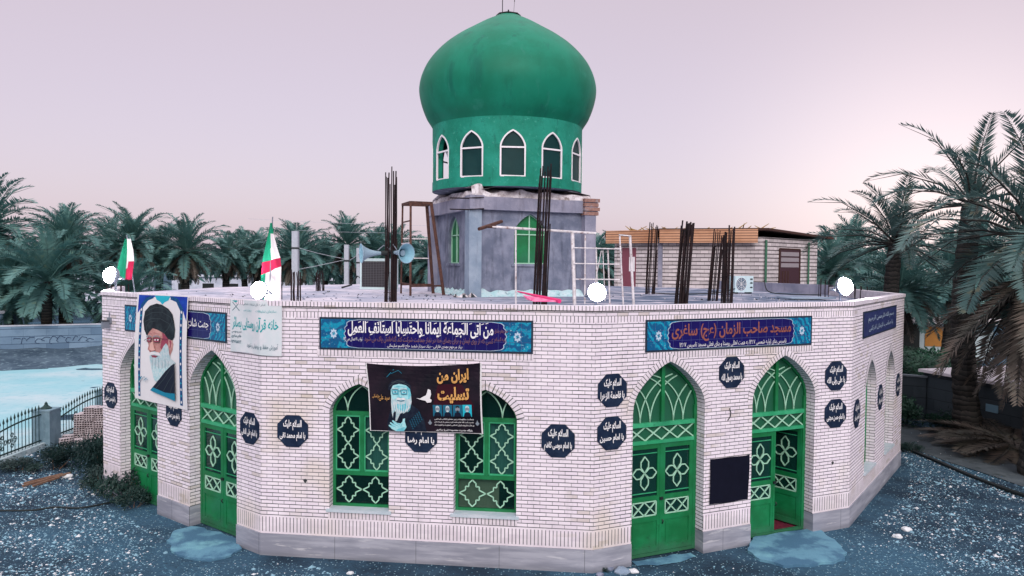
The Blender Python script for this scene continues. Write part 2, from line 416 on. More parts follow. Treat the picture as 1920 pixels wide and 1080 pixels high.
def text_mesh(s, bold=.0):
    k = (s, bold)
    if k not in _tc:
        cu = bpy.data.curves.new('txt', 'FONT'); cu.body = shape(s); cu.resolution_u = 2; cu.offset = bold
        o = bpy.data.objects.new('txt', cu); COL.objects.link(o)
        dg = bpy.context.evaluated_depsgraph_get(); dg.update()
        me = bpy.data.meshes.new_from_object(o.evaluated_get(dg))
        V = [tuple(v.co) for v in me.vertices]; F = [tuple(p.vertices) for p in me.polygons]
        bpy.data.objects.remove(o); bpy.data.meshes.remove(me); bpy.data.curves.remove(cu)
        xs = [v[0] for v in V] or [0]; ys = [v[1] for v in V] or [0]
        _tc[k] = (V, F, min(xs), max(xs), min(ys), max(ys))
    return _tc[k]
def put_text(mb, s, fn, u0, u1, v0, v1, mat=0, bold=.0, shear=.0, keep=False):
    """lay text into the box u0..u1, v0..v1 of the surface fn(u,v)"""
    V, F, x0, x1, y0, y1 = text_mesh(s, bold)
    if not V: return
    sx_ = (u1 - u0) / max(1e-6, x1 - x0); sy_ = (v1 - v0) / max(1e-6, y1 - y0)
    if keep:
        sc = min(sx_, sy_); cu_, cv_ = (u0 + u1) / 2, (v0 + v1) / 2
        g = lambda x, y: (cu_ + (x - (x0 + x1) / 2) * sc, cv_ + (y - (y0 + y1) / 2) * sc)
    else: g = lambda x, y: (u0 + (x - x0) * sx_ + shear * (y - y0) * sy_, v0 + (y - y0) * sy_)
    b = len(mb.v); mb.v += [tuple(fn(*g(v[0], v[1]))) for v in V]
    for f in F:
        mb.f.append(tuple(b + i for i in f)); mb.m.append(mat); mb.uv.append([(0, 0)] * len(f))

# ------------------------------------------------------------------ the twelve-sided plan
CX, CY, ROT, RAD = -.2878, 25.2233, -.1136, 12.0817
def corner(i, r=RAD):
    a = ROT + (i - 1.5) * pi / 6
    return Vector((CX + r * sin(a), CY - r * cos(a), 0))
SIDE = (corner(1) - corner(0)).length
def frame(i):
    A, B = corner(i), corner(i + 1); t = (B - A).normalized(); o = Vector((t.y, -t.x, 0))
    return lambda u, d, z: A + t * u + o * d + Vector((0, 0, z + Z0))
FR = [frame(i) for i in range(12)]

def door_arch(a, h, n=14):
    q = [(1, 0), (.987, .12), (.95, .25), (.875, .38), (.77, .50), (.635, .625), (.475, .75), (.30, .865), (.14, .945), (0, 1)]
    right = [(x * a, y * h) for x, y in q]
    return right + [(-x, y) for x, y in right[-2::-1]]          # from right springing over the apex to the left
def win_arch(a, h):
    q = [(1, 0), (.975, .12), (.925, .24), (.84, .38), (.725, .53), (.60, .655), (.45, .77), (.23, .90), (0, 1)]
    right = [(x * a, y * h) for x, y in q]
    return right + [(-x, y) for x, y in right[-2::-1]]
# openings: kind, centre u, half width, sill, spring, rise
OPEN = {
 0: [('door', 1.67, .83, -.40, 2.44, .91), ('door', 4.63, .84, -.40, 2.44, .91)],
 1: [('window', 1.91, .57, .52, 2.36, .53), ('window', 4.28, .58, .54, 2.32, .53)],
 2: [('door', 1.62, .81, -.40, 2.43, .91), ('door', 4.41, .82, -.40, 2.43, .91)],
 3: [('window', 2.02, .57, .42, 2.36, .62), ('window', 4.42, .57, .42, 2.36, .62)],
}
def outline(o):
    k, uc, a, sill, sp, rise = o
    arch = door_arch(a, rise) if k == 'door' else win_arch(a, rise)
    return [(uc + x, sp + y) for x, y in arch]

mosque = thing('mosque', 'white brick twelve-sided mosque with a green onion dome on a green drum', 'mosque', (CX, CY, 0))
wall = MB(); plinth = MB(); corn = MB()
DEEP = -.34
for i in range(12):
    F = FR[i]; ops = OPEN.get(i, [])
    doors = [o for o in ops if o[0] == 'door']; wins = [o for o in ops if o[0] == 'window']
    ou = [(0, .35)]
    for o in doors:
        pts = outline(o)[::-1]
        ou += [(o[1] - o[2], .35)] + pts + [(o[1] + o[2], .35)]
    ou += [(SIDE, .35), (SIDE, 4.10), (0, 4.10)]
    holes = []
    for o in wins:
        pts = outline(o)
        holes.append([(o[1] - o[2], o[3]), (o[1] + o[2], o[3])] + pts)
    wall.tess([ou] + holes, lambda u, z: F(u, 0, z), 0, lambda u, z: (u + i * 6.3, z))
    # base band, cut by the doors
    xs = [0] + [q for o in doors for q in (o[1] - o[2], o[1] + o[2])] + [SIDE]
    for a, b in zip(xs[::2], xs[1::2]):
        wall.face([F(a, 0, 0), F(b, 0, 0), F(b, 0, .35), F(a, 0, .35)], 0, [(a + i * 6.3, 0), (b + i * 6.3, 0), (b + i * 6.3, .349), (a + i * 6.3, .349)])
        e0 = .02 if a > 0 else .02 * .268; e1 = .02 if b < SIDE else .02 * .268
        a_ = a - .02 * math.tan(pi / 12) if a == 0 else a; b_ = b + .02 * math.tan(pi / 12) if b == SIDE else b
        plinth.face([F(a_, .02, -.55), F(b_, .02, -.55), F(b_, .02, -.003), F(a_, .02, -.003)], 0, [(a + i * 6.3, -.55), (b + i * 6.3, -.55), (b + i * 6.3, 0), (a + i * 6.3, 0)])
        plinth.face([F(a_, .02, -.003), F(b_, .02, -.003), F(b, -.02, -.003), F(a, -.02, -.003)], 0, [(a, -.02), (b, -.02), (b, 0), (a, 0)])
        if a > 0: plinth.face([F(a, DEEP, -.55), F(a, .02, -.55), F(a, .02, -.003), F(a, DEEP, -.003)], 0, [(0, -.5), (.3, -.5), (.3, 0), (0, 0)])
        if b < SIDE: plinth.face([F(b, .02, -.55), F(b, DEEP, -.55), F(b, DEEP, -.003), F(b, .02, -.003)], 0, [(0, -.5), (.3, -.5), (.3, 0), (0, 0)])
    # band under the cornice
    for z0, z1 in ((4.10, 4.22), (4.22, 4.295)) if i in (0, 1, 2, 3, 4, 5, 11) else ():
        wall.face([F(0, 0, z0), F(SIDE, 0, z0), F(SIDE, 0, z1), F(0, 0, z1)], 0, [(i * 6.3, z0 + .001), (SIDE + i * 6.3, z0 + .001), (SIDE + i * 6.3, z1 - .002), (i * 6.3, z1 - .002)])
    # reveals
    for o in ops:
        k, uc, a, sill, sp, rise = o
        lo = 0.0 if k == 'door' else sill
        for sgn in (1, -1):
            x = uc + sgn * a
            q = [F(x, 0, lo), F(x, DEEP, lo), F(x, DEEP, sp), F(x, 0, sp)]; uvq = [(0, lo + .35), (.34, lo + .35), (.34, sp + .35), (0, sp + .35)]
            wall.face(q if sgn > 0 else q[::-1], 0, uvq if sgn > 0 else uvq[::-1])
        pts = outline(o); L = 0
        for (u0, z0), (u1, z1) in zip(pts, pts[1:]):
            l = math.hypot(u1 - u0, z1 - z0)
            wall.face([F(u0, 0, z0), F(u0, DEEP, z0), F(u1, DEEP, z1), F(u1, 0, z1)], 0, [(0, .36 + L), (.34, .36 + L), (.34, .36 + L + l), (0, .36 + L + l)]); L += l
        if k == 'window':
            wall.face([F(uc - a, 0, sill), F(uc + a, 0, sill), F(uc + a, DEEP, sill), F(uc - a, DEEP, sill)], 0, [(0, .5)] * 4)
        # voussoirs, 5 mm proud
        ctr = (uc, sp - (.1 if k == 'door' else .35)); L = 0
        W_ = .125 if k == 'door' else .14
        def offs(j):
            p0 = pts[max(j - 1, 0)]; p1 = pts[min(j + 1, len(pts) - 1)]
            tx, tz = p1[0] - p0[0], p1[1] - p0[1]; l = math.hypot(tx, tz); nx, nz = tz / l, -tx / l
            m_ = 1.25 if j == len(pts) // 2 else 1
            return (pts[j][0] + nx * W_ * m_, pts[j][1] + nz * W_ * m_)
        for j in range(len(pts) - 1):
            A_, B_ = pts[j], pts[j + 1]; A2, B2 = offs(j), offs(j + 1)
            l = math.hypot(A_[0] - B_[0], A_[1] - B_[1]); u_a, u_b = L / 1.0, (L + l); L += l
            wall.face([F(A_[0], .006, A_[1]), F(A2[0], .006, A2[1]), F(B2[0], .006, B2[1]), F(B_[0], .006, B_[1])], 0, [(u_a, .05), (u_a, .30), (u_b, .30), (u_b, .05)])
            wall.face([F(A2[0], .006, A2[1]), F(A2[0], 0, A2[1]), F(B2[0], 0, B2[1]), F(B2[0], .006, B2[1])], 1, None)
            wall.face([F(A_[0], 0, A_[1]), F(A_[0], .006, A_[1]), F(B_[0], .006, B_[1]), F(B_[0], 0, B_[1])], 0, [(0, .4)] * 4)
    # standing bricks under the signs and the sills
    if i in OPEN:
        su0, su1 = (1.10, 5.15)
        if i in (0, 1, 2, 3):
            for (p, q) in ((su0, su1),):
                wall.face([F(p, .004, 3.40), F(q, .004, 3.40), F(q, .004, 3.52), F(p, .004, 3.52)], 0, [(p, .05), (q, .05), (q, .30), (p, .30)])
        for o in wins:
            p, q, s_ = o[1] - o[2] - .02, o[1] + o[2] + .02, o[3]
            wall.face([F(p, .004, s_ - .17), F(q, .004, s_ - .17), F(q, .004, s_ - .045), F(p, .004, s_ - .045)], 0, [(p, .05), (q, .05), (q, .30), (p, .30)])
    # cornice: a row of headers 30 mm proud with a shadow gap below (brick on the seen sides, plain screed behind)
    P_ = .03; tl = P_ * math.tan(pi / 12)
    if i in (0, 1, 2, 3, 4, 11):
        u0, u1 = -tl, SIDE + tl
        if i == 11: u0 = SIDE - 3.9
        zt = 4.40; back = -.22; bl = .22 * math.tan(pi / 12)
        b0 = bl if i != 11 else u0; b1 = SIDE - bl
        corn.face([F(u0, P_, 4.315), F(u1, P_, 4.315), F(u1, P_, zt), F(u0, P_, zt)], 0, [(u0 + i * 6.3, 4.31), (u1 + i * 6.3, 4.31), (u1 + i * 6.3, 4.40), (u0 + i * 6.3, 4.40)])
        corn.face([F(u0, P_, zt), F(u1, P_, zt), F(b1, back, zt), F(b0, back, zt)], 1)
        corn.face([F(b1, back, zt), F(b1, back, 4.0), F(b0, back, 4.0), F(b0, back, zt)], 1)
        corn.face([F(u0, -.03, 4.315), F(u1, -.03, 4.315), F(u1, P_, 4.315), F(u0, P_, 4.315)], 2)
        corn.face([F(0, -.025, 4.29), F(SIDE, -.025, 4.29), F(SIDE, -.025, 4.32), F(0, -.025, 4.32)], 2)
        if i == 11: corn.face([F(u0, back, 4.0), F(u0, P_, 4.0), F(u0, P_, zt), F(u0, back, zt)], 1)
    if i == 5:
        corn.face([F(0, 0, 4.295), F(SIDE, 0, 4.295), F(SIDE, 0, 4.47), F(0, 0, 4.47)], 3)
        corn.face([F(0, 0, 4.47), F(SIDE, 0, 4.47), F(SIDE - .06, -.22, 4.47), F(.06, -.22, 4.47)], 3)
        corn.face([F(SIDE - .06, -.22, 4.47), F(SIDE - .06, -.22, 4.0), F(.06, -.22, 4.0), F(.06, -.22, 4.47)], 3)
        corn.face([F(SIDE, 0, 4.0), F(SIDE - .06, -.22, 4.0), F(SIDE - .06, -.22, 4.47), F(SIDE, 0, 4.47)], 3)
M_CORNTOP = mottled('cornice_mortar', (.60, .56, .61, 1), (.45, .42, .47, 1), 4, .85, (.3, .28, .3, 1), 10, .5)
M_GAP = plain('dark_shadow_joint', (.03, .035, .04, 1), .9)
wall.obj('wall', [M_BRICK, M_GAP], mosque)
plinth.obj('plinth', M_PLINTH, mosque)
corn.obj('cornice', [M_BRICK, M_CORNTOP, M_GAP, M_BEAM], mosque)
# roof slab with slight unevenness, interior floor
mb = MB()
ring = [corner(i, RAD - .02) for i in range(12)]
NS = 14
for k in range(12):
    A, B = ring[k], ring[(k + 1) % 12]; C_ = Vector((CX, CY, 0))
    grid = {}
    for a in range(NS + 1):
        for b in range(NS + 1 - a):
            p = C_ + (A - C_) * a / NS + (B - C_) * b / NS
            h = (noise.noise(Vector((p.x * .35, p.y * .35, 2))) * .035 if a + b < NS else -.02)
            grid[a, b] = Vector((p.x, p.y, Z0 + 4.13 + h))
    for a in range(NS):
        for b in range(NS - a):
            mb.face([grid[a, b], grid[a + 1, b], grid[a, b + 1]], 0)
            if a + b < NS - 1: mb.face([grid[a + 1, b], grid[a + 1, b + 1], grid[a, b + 1]], 0)
mb.obj('roof_slab', M_ROOF, mosque, smooth=True)
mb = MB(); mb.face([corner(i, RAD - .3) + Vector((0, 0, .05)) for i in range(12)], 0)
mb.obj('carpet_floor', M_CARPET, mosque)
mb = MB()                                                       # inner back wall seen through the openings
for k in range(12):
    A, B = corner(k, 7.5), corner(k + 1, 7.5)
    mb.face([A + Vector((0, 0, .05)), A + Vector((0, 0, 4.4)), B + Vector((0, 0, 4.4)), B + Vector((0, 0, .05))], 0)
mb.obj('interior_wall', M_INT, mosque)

# ------------------------------------------------------------------ doors and windows (parts of the mosque)
def bar(mb, F, p, q, w, d0, d1, mat=0):
    """flat bar from p to q in facade coords (u,z), width w, depth d0..d1"""
    (u0, z0), (u1, z1) = p, q; tx, tz = u1 - u0, z1 - z0; l = math.hypot(tx, tz)
    if l < 1e-6: return
    nx, nz = -tz / l * w / 2, tx / l * w / 2
    c = [(u0 - nx, z0 - nz), (u1 - nx, z1 - nz), (u1 + nx, z1 + nz), (u0 + nx, z0 + nz)]
    d0, d1 = min(d0, d1), max(d0, d1)
    mb.face([F(a, d1, b) for a, b in c], mat)
    for k in range(4):
        a, b = c[k], c[(k + 1) % 4]
        mb.face([F(a[0], d0, a[1]), F(b[0], d0, b[1]), F(b[0], d1, b[1]), F(a[0], d1, a[1])], mat)
def poly_bar(mb, F, pts, w, d0, d1, mat=0, closed=False):
    P = pts + [pts[0]] if closed else pts
    for a, b in zip(P, P[1:]): bar(mb, F, a, b, w, d0, d1, mat)
def inside_arch(u, z, pts):
    ok = False
    for k in range(len(pts)):
        (x0, y0), (x1, y1) = pts[k], pts[k - 1]
        if (y0 > z) != (y1 > z) and u < (x1 - x0) * (z - y0) / (y1 - y0) + x0: ok = not ok
    return ok
def fan_arcs(mb, F, uc, zb, bases, r, region, d0, d1, w=.021):
    for b in bases:
        for sg in (1, -1):
            pts = []
            for k in range(22):
                th = k / 21 * 1.35
                u, z = uc + b + sg * (r - r * cos(th)), zb + r * sin(th)
                if not inside_arch(u, z, region): break
                pts.append((u, z))
            poly_bar(mb, F, pts, w, d0, d1)

def make_door(i, o, open_leaf=False):
    F = FR[i]; k, uc, a, sill, sp, rise = o
    arch = outline(o); D0, D1 = -.30, -.235
    fm = MB()
    zt1, zt0, zl = 2.16, 2.08, 1.75
    for sg in (-1, 1): bar(fm, F, (uc + sg * (a - .035), sill), (uc + sg * (a - .035), sp), .07, D0, D1)
    ia = [(uc + (x - uc) * (1 - .045 / a), sp + (z - sp) * (1 - .06 / rise)) for x, z in arch]
    for j in range(len(arch) - 1):
        fm.face([F(ia[j][0], D1, ia[j][1]), F(arch[j][0], D1, arch[j][1]), F(arch[j + 1][0], D1, arch[j + 1][1]), F(ia[j + 1][0], D1, ia[j + 1][1])], 0)
        fm.face([F(ia[j + 1][0], D0, ia[j + 1][1]), F(ia[j][0], D0, ia[j][1]), F(ia[j][0], D1, ia[j][1]), F(ia[j + 1][0], D1, ia[j + 1][1])], 0)
    fm.box(F, (uc - a + .07, D0 + .005, zt0), (uc + a - .07, D1 + .025, zt1), 1)
    fm.box(F, (uc - a + .07, D0 + .005, zl), (uc + a - .07, D1 + .015, zl + .065), 1)
    bar(fm, F, (uc, zt1), (uc, sp + rise - .03), .075, D0 + .006, D1 + .022)
    bar(fm, F, (uc - a + .07, sill + .03), (uc + a - .07, sill + .03), .06, D0 + .003, D1 + .003)
    door = fm.obj('door', [M_GREEN, M_GREENL], mosque)
    # fanlight
    reg = [(uc - a + .07, zt1)] + [(uc + a - .07, zt1)] + ia
    g = MB(); g.tess([[(uc - a + .05, zt1 - .02), (uc + a - .05, zt1 - .02)] + [(uc + (x - uc) * .985, z - .01) for x, z in arch]], lambda u, z: F(u, -.275, z))
    g.obj('fanlight_glass', M_FROST, door)
    g = MB(); g.face([F(uc - a + .05, -.277, zl), F(uc + a - .05, -.277, zl), F(uc + a - .05, -.277, zt1), F(uc - a + .05, -.277, zt1)])
    g.obj('transom_glass', M_FROST, door)
    g = MB(); h = a - .07
    fan_arcs(g, F, uc, zt1, [-.66 * h, -.36 * h, .36 * h, .66 * h], .92, reg, -.262, -.245)
    for k in range(4):
        x0, x1 = uc - h + 2 * h * k / 4, uc - h + 2 * h * (k + 1) / 4
        bar(g, F, (x0, zl + .065), (x1, zt0), .026, -.262, -.245); bar(g, F, (x0, zt0), (x1, zl + .065), .026, -.2625, -.2445)
    g.obj('fanlight_grille', M_MINT, door)
    # leaves
    lw = a - .075
    for sg in (-1, 1):
        hinge = uc + sg * (a - .072)
        ang = 0.0
        if open_leaf and sg > 0: ang = R(74)
        ca, sa = cos(ang), sin(ang)
        def LF(x, d, z, hinge=hinge, sg=sg, ca=ca, sa=sa):       # x measured from the hinge towards the middle
            dx = x * ca + d * sa * 1; dd = d * ca - x * sa
            return F(hinge - sg * dx, -.262 + dd, z)
        def ff(x, d, z, LF=LF): return LF(x, d, z)
        b0, t0 = sill + .065, zl - .006
        lf = MB(); T = .022
        def rail(x0, x1, z0, z1, t=T, m=0): lf.box(ff, (x0, -t, z0), (x1, t, z1), m)
        rail(.0, .085, b0, t0); rail(lw - .085, lw - .002, b0, t0)
        rail(.085, lw - .085, t0 - .09, t0, T - .001); rail(.085, lw - .085, b0, b0 + .11, T - .001)
        rail(.085, lw - .085, .655, .745, T - .001); rail(.085, lw - .085, .26, .36, T - .001)
        rail(.085, lw - .085, b0 + .11, .26, .006)                  # sunk lower panel
        rail(.125, lw - .125, b0 + .15, .22, .014)                  # raised field
        rail(.085, lw - .085, 1.56, 1.575, .012, 1); rail(.085, lw - .085, .80, .815, .012, 1)
        rail(lw - .03, lw + .02, b0, t0, T + .006) if sg < 0 else None
        leaf = lf.obj('door_leaf', [M_GREEN, M_GREENL], door)
        gl = MB()
        for z0, z1 in ((.745, t0 - .09), (.36, .655)):
            gl.face([LF(.085, -.004, z0), LF(lw - .085, -.004, z0), LF(lw - .085, -.004, z1), LF(.085, -.004, z1)])
        gl.obj('leaf_glass', M_GLASS, door)
        gr = MB(); xm, zm = lw / 2, 1.19
        def B(p, q, w=.021): bar(gr, lambda u, d, z: LF(u, d + .27, z), p, q, w, -.268, -.250)
        W2, H2 = .115, .32
        for (ax, az, bx, bz, ln, wd) in ((0, 1, 1, 0, .32, .085), (0, -1, 1, 0, .32, .085), (1, 0, 0, 1, .27, .095), (-1, 0, 0, 1, .27, .095)):
            P_ = [(0, 0), (wd, ln * .38), (wd, ln * .68), (0, ln), (-wd, ln * .68), (-wd, ln * .38)]
            Q = [(xm + ax * y + bx * x, zm + az * y + bz * x) for x, y in P_]
            for p, q in zip(Q, Q[1:] + Q[:1]): B(p, q)
        x0, x1, z0, z1 = .10, lw - .10, .375, .64; xm2 = (x0 + x1) / 2
        for p, q in (((x0, z0), (x1, z0)), ((x1, z0), (x1, z1)), ((x1, z1), (x0, z1)), ((x0, z1), (x0, z0)), ((x0, z0), (xm2, z1)), ((x0, z1), (xm2, z0)), ((xm2, z0), (x1, z1)), ((xm2, z1), (x1, z0))):
            B(p, q, .022)
        gr.obj('leaf_grille', M_MINT, door)
    hd = MB(); hd.box(F, (uc - .035, -.25, .66), (uc + .03, -.20, .71)); hd.obj('handle', M_BLACK, door); hd = MB(); hd.tube([F(uc + .02, -.21, .28), F(uc + .02, -.18, .25), F(uc + .02, -.21, .20)], .012, 6)
    hd.obj('padlock', M_BLACK, door)
    return door
for o in OPEN[0]: make_door(0, o)
make_door(2, OPEN[2][0]); make_door(2, OPEN[2][1], True)

STAR = [(1, 0), (.52, .24), (.52, .5), (.27, .5), (.27, .74), (0, 1)]
def star(mb, F, uc, zc, hw, hh, d0, d1, w=.022):
    q = STAR
    pts = q + [(-x, y) for x, y in q[-2::-1]] + [(-x, -y) for x, y in q[1:]] + [(x, -y) for x, y in q[-2:0:-1]]
    poly_bar(mb, F, [(uc + x * hw, zc + y * hh) for x, y in pts], w, d0, d1, 0, True)
def make_window(i, o, variant):
    F = FR[i]; k, uc, a, sill, sp, rise = o; arch = outline(o); D0, D1 = -.24, -.19
    fm = MB(); w = .055
    for sg in (-1, 1): bar(fm, F, (uc + sg * (a - w / 2), sill), (uc + sg * (a - w / 2), sp), w, D0, D1)
    ia = [(uc + (x - uc) * (1 - w / a), sp + (z - sp) * (1 - w / rise)) for x, z in arch]
    for j in range(len(arch) - 1):
        fm.face([F(ia[j][0], D1, ia[j][1]), F(arch[j][0], D1, arch[j][1]), F(arch[j + 1][0], D1, arch[j + 1][1]), F(ia[j + 1][0], D1, ia[j + 1][1])])
        fm.face([F(ia[j + 1][0], D0, ia[j + 1][1]), F(ia[j][0], D0, ia[j][1]), F(ia[j][0], D1, ia[j][1]), F(ia[j + 1][0], D1, ia[j + 1][1])])
    zm, zt = sill + .64, sp - .06
    bar(fm, F, (uc - a + w, sill + .03), (uc + a - w, sill + .03), .06, D0 + .004, D1 + .002)
    bar(fm, F, (uc - a + w, zm), (uc + a - w, zm), .075, D0 + .004, D1 + .006)
    bar(fm, F, (uc - a + w, zt), (uc + a - w, zt), .075, D0 + .004, D1 + .006)
    bar(fm, F, (uc, zm + .037), (uc, zt - .037), .075, D0 + .004, D1 + .012)
    for sg in (-1, 1):                                                       # casement rims
        x0, x1 = uc + sg * .045, uc + sg * (a - w - .005)
        poly_bar(fm, F, [(x0, zm + .055), (x1, zm + .055), (x1, zt - .055), (x0, zt - .055)], .03, D0 + .008, D1 - .006, 1, True)
    win = fm.obj('window', [M_GREEN, M_GREENL], mosque)
    g = MB(); g.tess([[(uc - a + .01, sill + .01), (uc + a - .01, sill + .01)] + [(uc + (x - uc) * .985, z - .008) for x, z in arch]], lambda u, z: F(u, -.222, z))
    g.obj('window_glass', M_WGLASS, win)
    g = MB(); hh = (zt - zm - .14) / 4; cw = (a - w - .05) / 2
    for sg in (-1, 1):
        cx = uc + sg * (.045 + cw)
        for c in (1, 3): star(g, F, cx, zm + .07 + c * hh, cw * .92, hh, -.212, -.199)
        g.obj('casement_grille', M_MINT, win); g = MB()
        star(g, F, uc + sg * (a - w) / 2, (sill + .06 + zm - .04) / 2, (a - w) / 2 * .95, .25, -.212, -.199)
        g.obj('lower_grille', M_MINT, win); g = MB()
    reg = [(uc - a + w, zt + .03), (uc + a - w, zt + .03)] + ia
    fan_arcs(g, F, uc, zt + .035, [-.5 * a, .5 * a], .55, reg, -.212, -.199, .022)
    g.obj('arch_grille', M_MINT, win)
    g = MB(); g.box(F, (uc - a - .05, -.235, sill - .045), (uc + a + .05, .045, sill + .008)); g.obj('window_sill', M_SILL, win)
    if variant != 3:
        g = MB(); n = 14; x0, x1 = uc + .03, uc + a - .02                     # curtain behind the right casement
        for k in range(n):
            ua, ub = x0 + (x1 - x0) * k / n, x0 + (x1 - x0) * (k + 1) / n
            da, db = -.33 + .022 * sin(k * 1.7), -.33 + .022 * sin((k + 1) * 1.7)
            g.face([F(ua, da, zm), F(ub, db, zm), F(ub, db, zt), F(ua, da, zt)])
        g.obj('curtain', M_CURTAIN, win, smooth=True)
    if variant == 1:
        g = MB(); g.box(F, (uc - a + .04, -.36, sill), (uc + .22, -.33, zm)); g.obj('board', M_BOARD, win)
make_window(1, OPEN[1][0], 0); make_window(1, OPEN[1][1], 1)
make_window(3, OPEN[3][0], 2); make_window(3, OPEN[3][1], 2)

# ------------------------------------------------------------------ dome, drum and the cement base under them
DC = Vector((-.2, 25.2, Z0))
prof = [(2.50, 9.62), (2.56, 9.72), (2.72, 9.98), (2.88, 10.42), (2.95, 10.88), (2.86, 11.33), (2.63, 11.78), (2.23, 12.23), (1.78, 12.58), (1.33, 12.86), (.88, 13.13), (.55, 13.30), (.30, 13.43), (.12, 13.48), (.0, 13.49)]
def spline(P, n=5):
    out_ = []
    for i in range(len(P) - 1):
        p0, p1, p2, p3 = P[max(i - 1, 0)], P[i], P[i + 1], P[min(i + 2, len(P) - 1)]
        for k in range(n):
            t = k / n
            out_.append(tuple(.5 * (2 * b + (c - a) * t + (2 * a - 5 * b + 4 * c - d) * t * t + (3 * b - a - 3 * c + d) * t ** 3) for a, b, c, d in zip(p0, p1, p2, p3)))
    return out_ + [P[-1]]
mb = MB(); mb.lathe([(max(r, .0), z) for r, z in spline(prof)], DC, 96); 
dome = mb.obj('dome', M_DOME, mosque, smooth=True)
mb = MB()
for k in range(8):
    a0, a1 = k * pi / 4, (k + 1) * pi / 4
    p = [DC + Vector((.40 * cos(a), .40 * sin(a), 13.42)) for a in (a0, a1)]
    mb.tube(p, .025, 5); mb.tube([p[0], DC + Vector((.33 * cos(a0), .33 * sin(a0), 13.36))], .02, 5)
mb.obj('crown_ring', M_BLACK, dome)
mb = MB(); mb.tube([DC + Vector((0, 0, 13.45)), DC + Vector((0, 0, 13.62))], .025, 5); mb.obj('crown_knob', M_BLACK, dome)
mb = MB(); mb.tube([DC + Vector((-.20, -.05, 13.40)), DC + Vector((-.20, -.05, 15.5))], .014, 5)
mb.obj('antenna_rod', M_BLACK, dome)
mb = MB(); mb.tube([DC + Vector((.20, .05, 13.9)), DC + Vector((.20, .05, 15.5))], .012, 5); mb.tube([DC + Vector((.17, .02, 13.42)), DC + Vector((.20, .05, 13.95))], .008, 4)
mb.obj('antenna_rod', M_BLACK, dome)
# drum wall built on an unrolled grid with twelve pointed openings
DR, ZB, ZT = 2.5, 7.5, 9.72
def drum_pt(th, z, r=DR): return DC + Vector((r * sin(th), -r * cos(th), z))
WA, WS, WSP, WR = .155, 7.80, 8.72, .48          # half angle, sill, spring, rise
mb = MB(); inn = MB()
for k in range(12):
    tc_ = R(4.4) + k * pi / 6
    arch = [(x, y) for x, y in win_arch(WA, WR)]
    hole = [(-WA, WS), (WA, WS)] + [(x, WSP + y) for x, y in arch]
    # left and right strips plus the web around the hole, cut into narrow columns so that the wall stays round
    cols = sorted(set([-pi / 12, -pi / 16] + [round(-WA + 2 * WA * q / 8, 6) for q in range(9)] + [pi / 16, pi / 12]))
    def top_at(x):
        pts = sorted(arch)
        for (x0, y0), (x1, y1) in zip(pts, pts[1:]):
            if x0 <= x <= x1 and x1 > x0: return WSP + y0 + (y1 - y0) * (x - x0) / (x1 - x0)
        return WSP
    for x0, x1 in zip(cols, cols[1:]):
        t0, t1 = tc_ + x0, tc_ + x1
        def quad(z00, z10, z11, z01, m=mb, r=DR): m.face([drum_pt(t0, z00, r), drum_pt(t1, z10, r), drum_pt(t1, z11, r), drum_pt(t0, z01, r)], 0)
        if x0 >= -WA - 1e-5 and x1 <= WA + 1e-5:
            quad(ZB, ZB, WS, WS); quad(top_at(x0), top_at(x1), ZT, ZT)
            mb.face([drum_pt(t0, top_at(x0)), drum_pt(t0, top_at(x0), DR - .2), drum_pt(t1, top_at(x1), DR - .2), drum_pt(t1, top_at(x1))], 0)
            mb.face([drum_pt(t0, WS), drum_pt(t1, WS), drum_pt(t1, WS, DR - .2), drum_pt(t0, WS, DR - .2)], 0)
            quad(WS - .3, WS - .3, WS, WS, inn, DR - .2); quad(top_at(x0), top_at(x1), ZT, ZT, inn, DR - .2)
        else:
            quad(ZB, ZB, ZT, ZT); quad(ZB, ZB, ZT, ZT, inn, DR - .2)
    for sg in (-1, 1):
        t = tc_ + sg * WA
        mb.face([drum_pt(t, WS), drum_pt(t, WSP), drum_pt(t, WSP, DR - .2), drum_pt(t, WS, DR - .2)], 0)
    mb.face([DC + Vector((0, 0, ZB)), drum_pt(tc_ + pi / 12, ZB), drum_pt(tc_, ZB), drum_pt(tc_ - pi / 12, ZB)], 1)
drum = mb.obj('drum', [M_DRUM, M_CEMENT], mosque)
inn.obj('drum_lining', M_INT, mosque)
M_DRUMPANEL = plain('dark_green_panel', (.012, .07, .055, 1), .6)
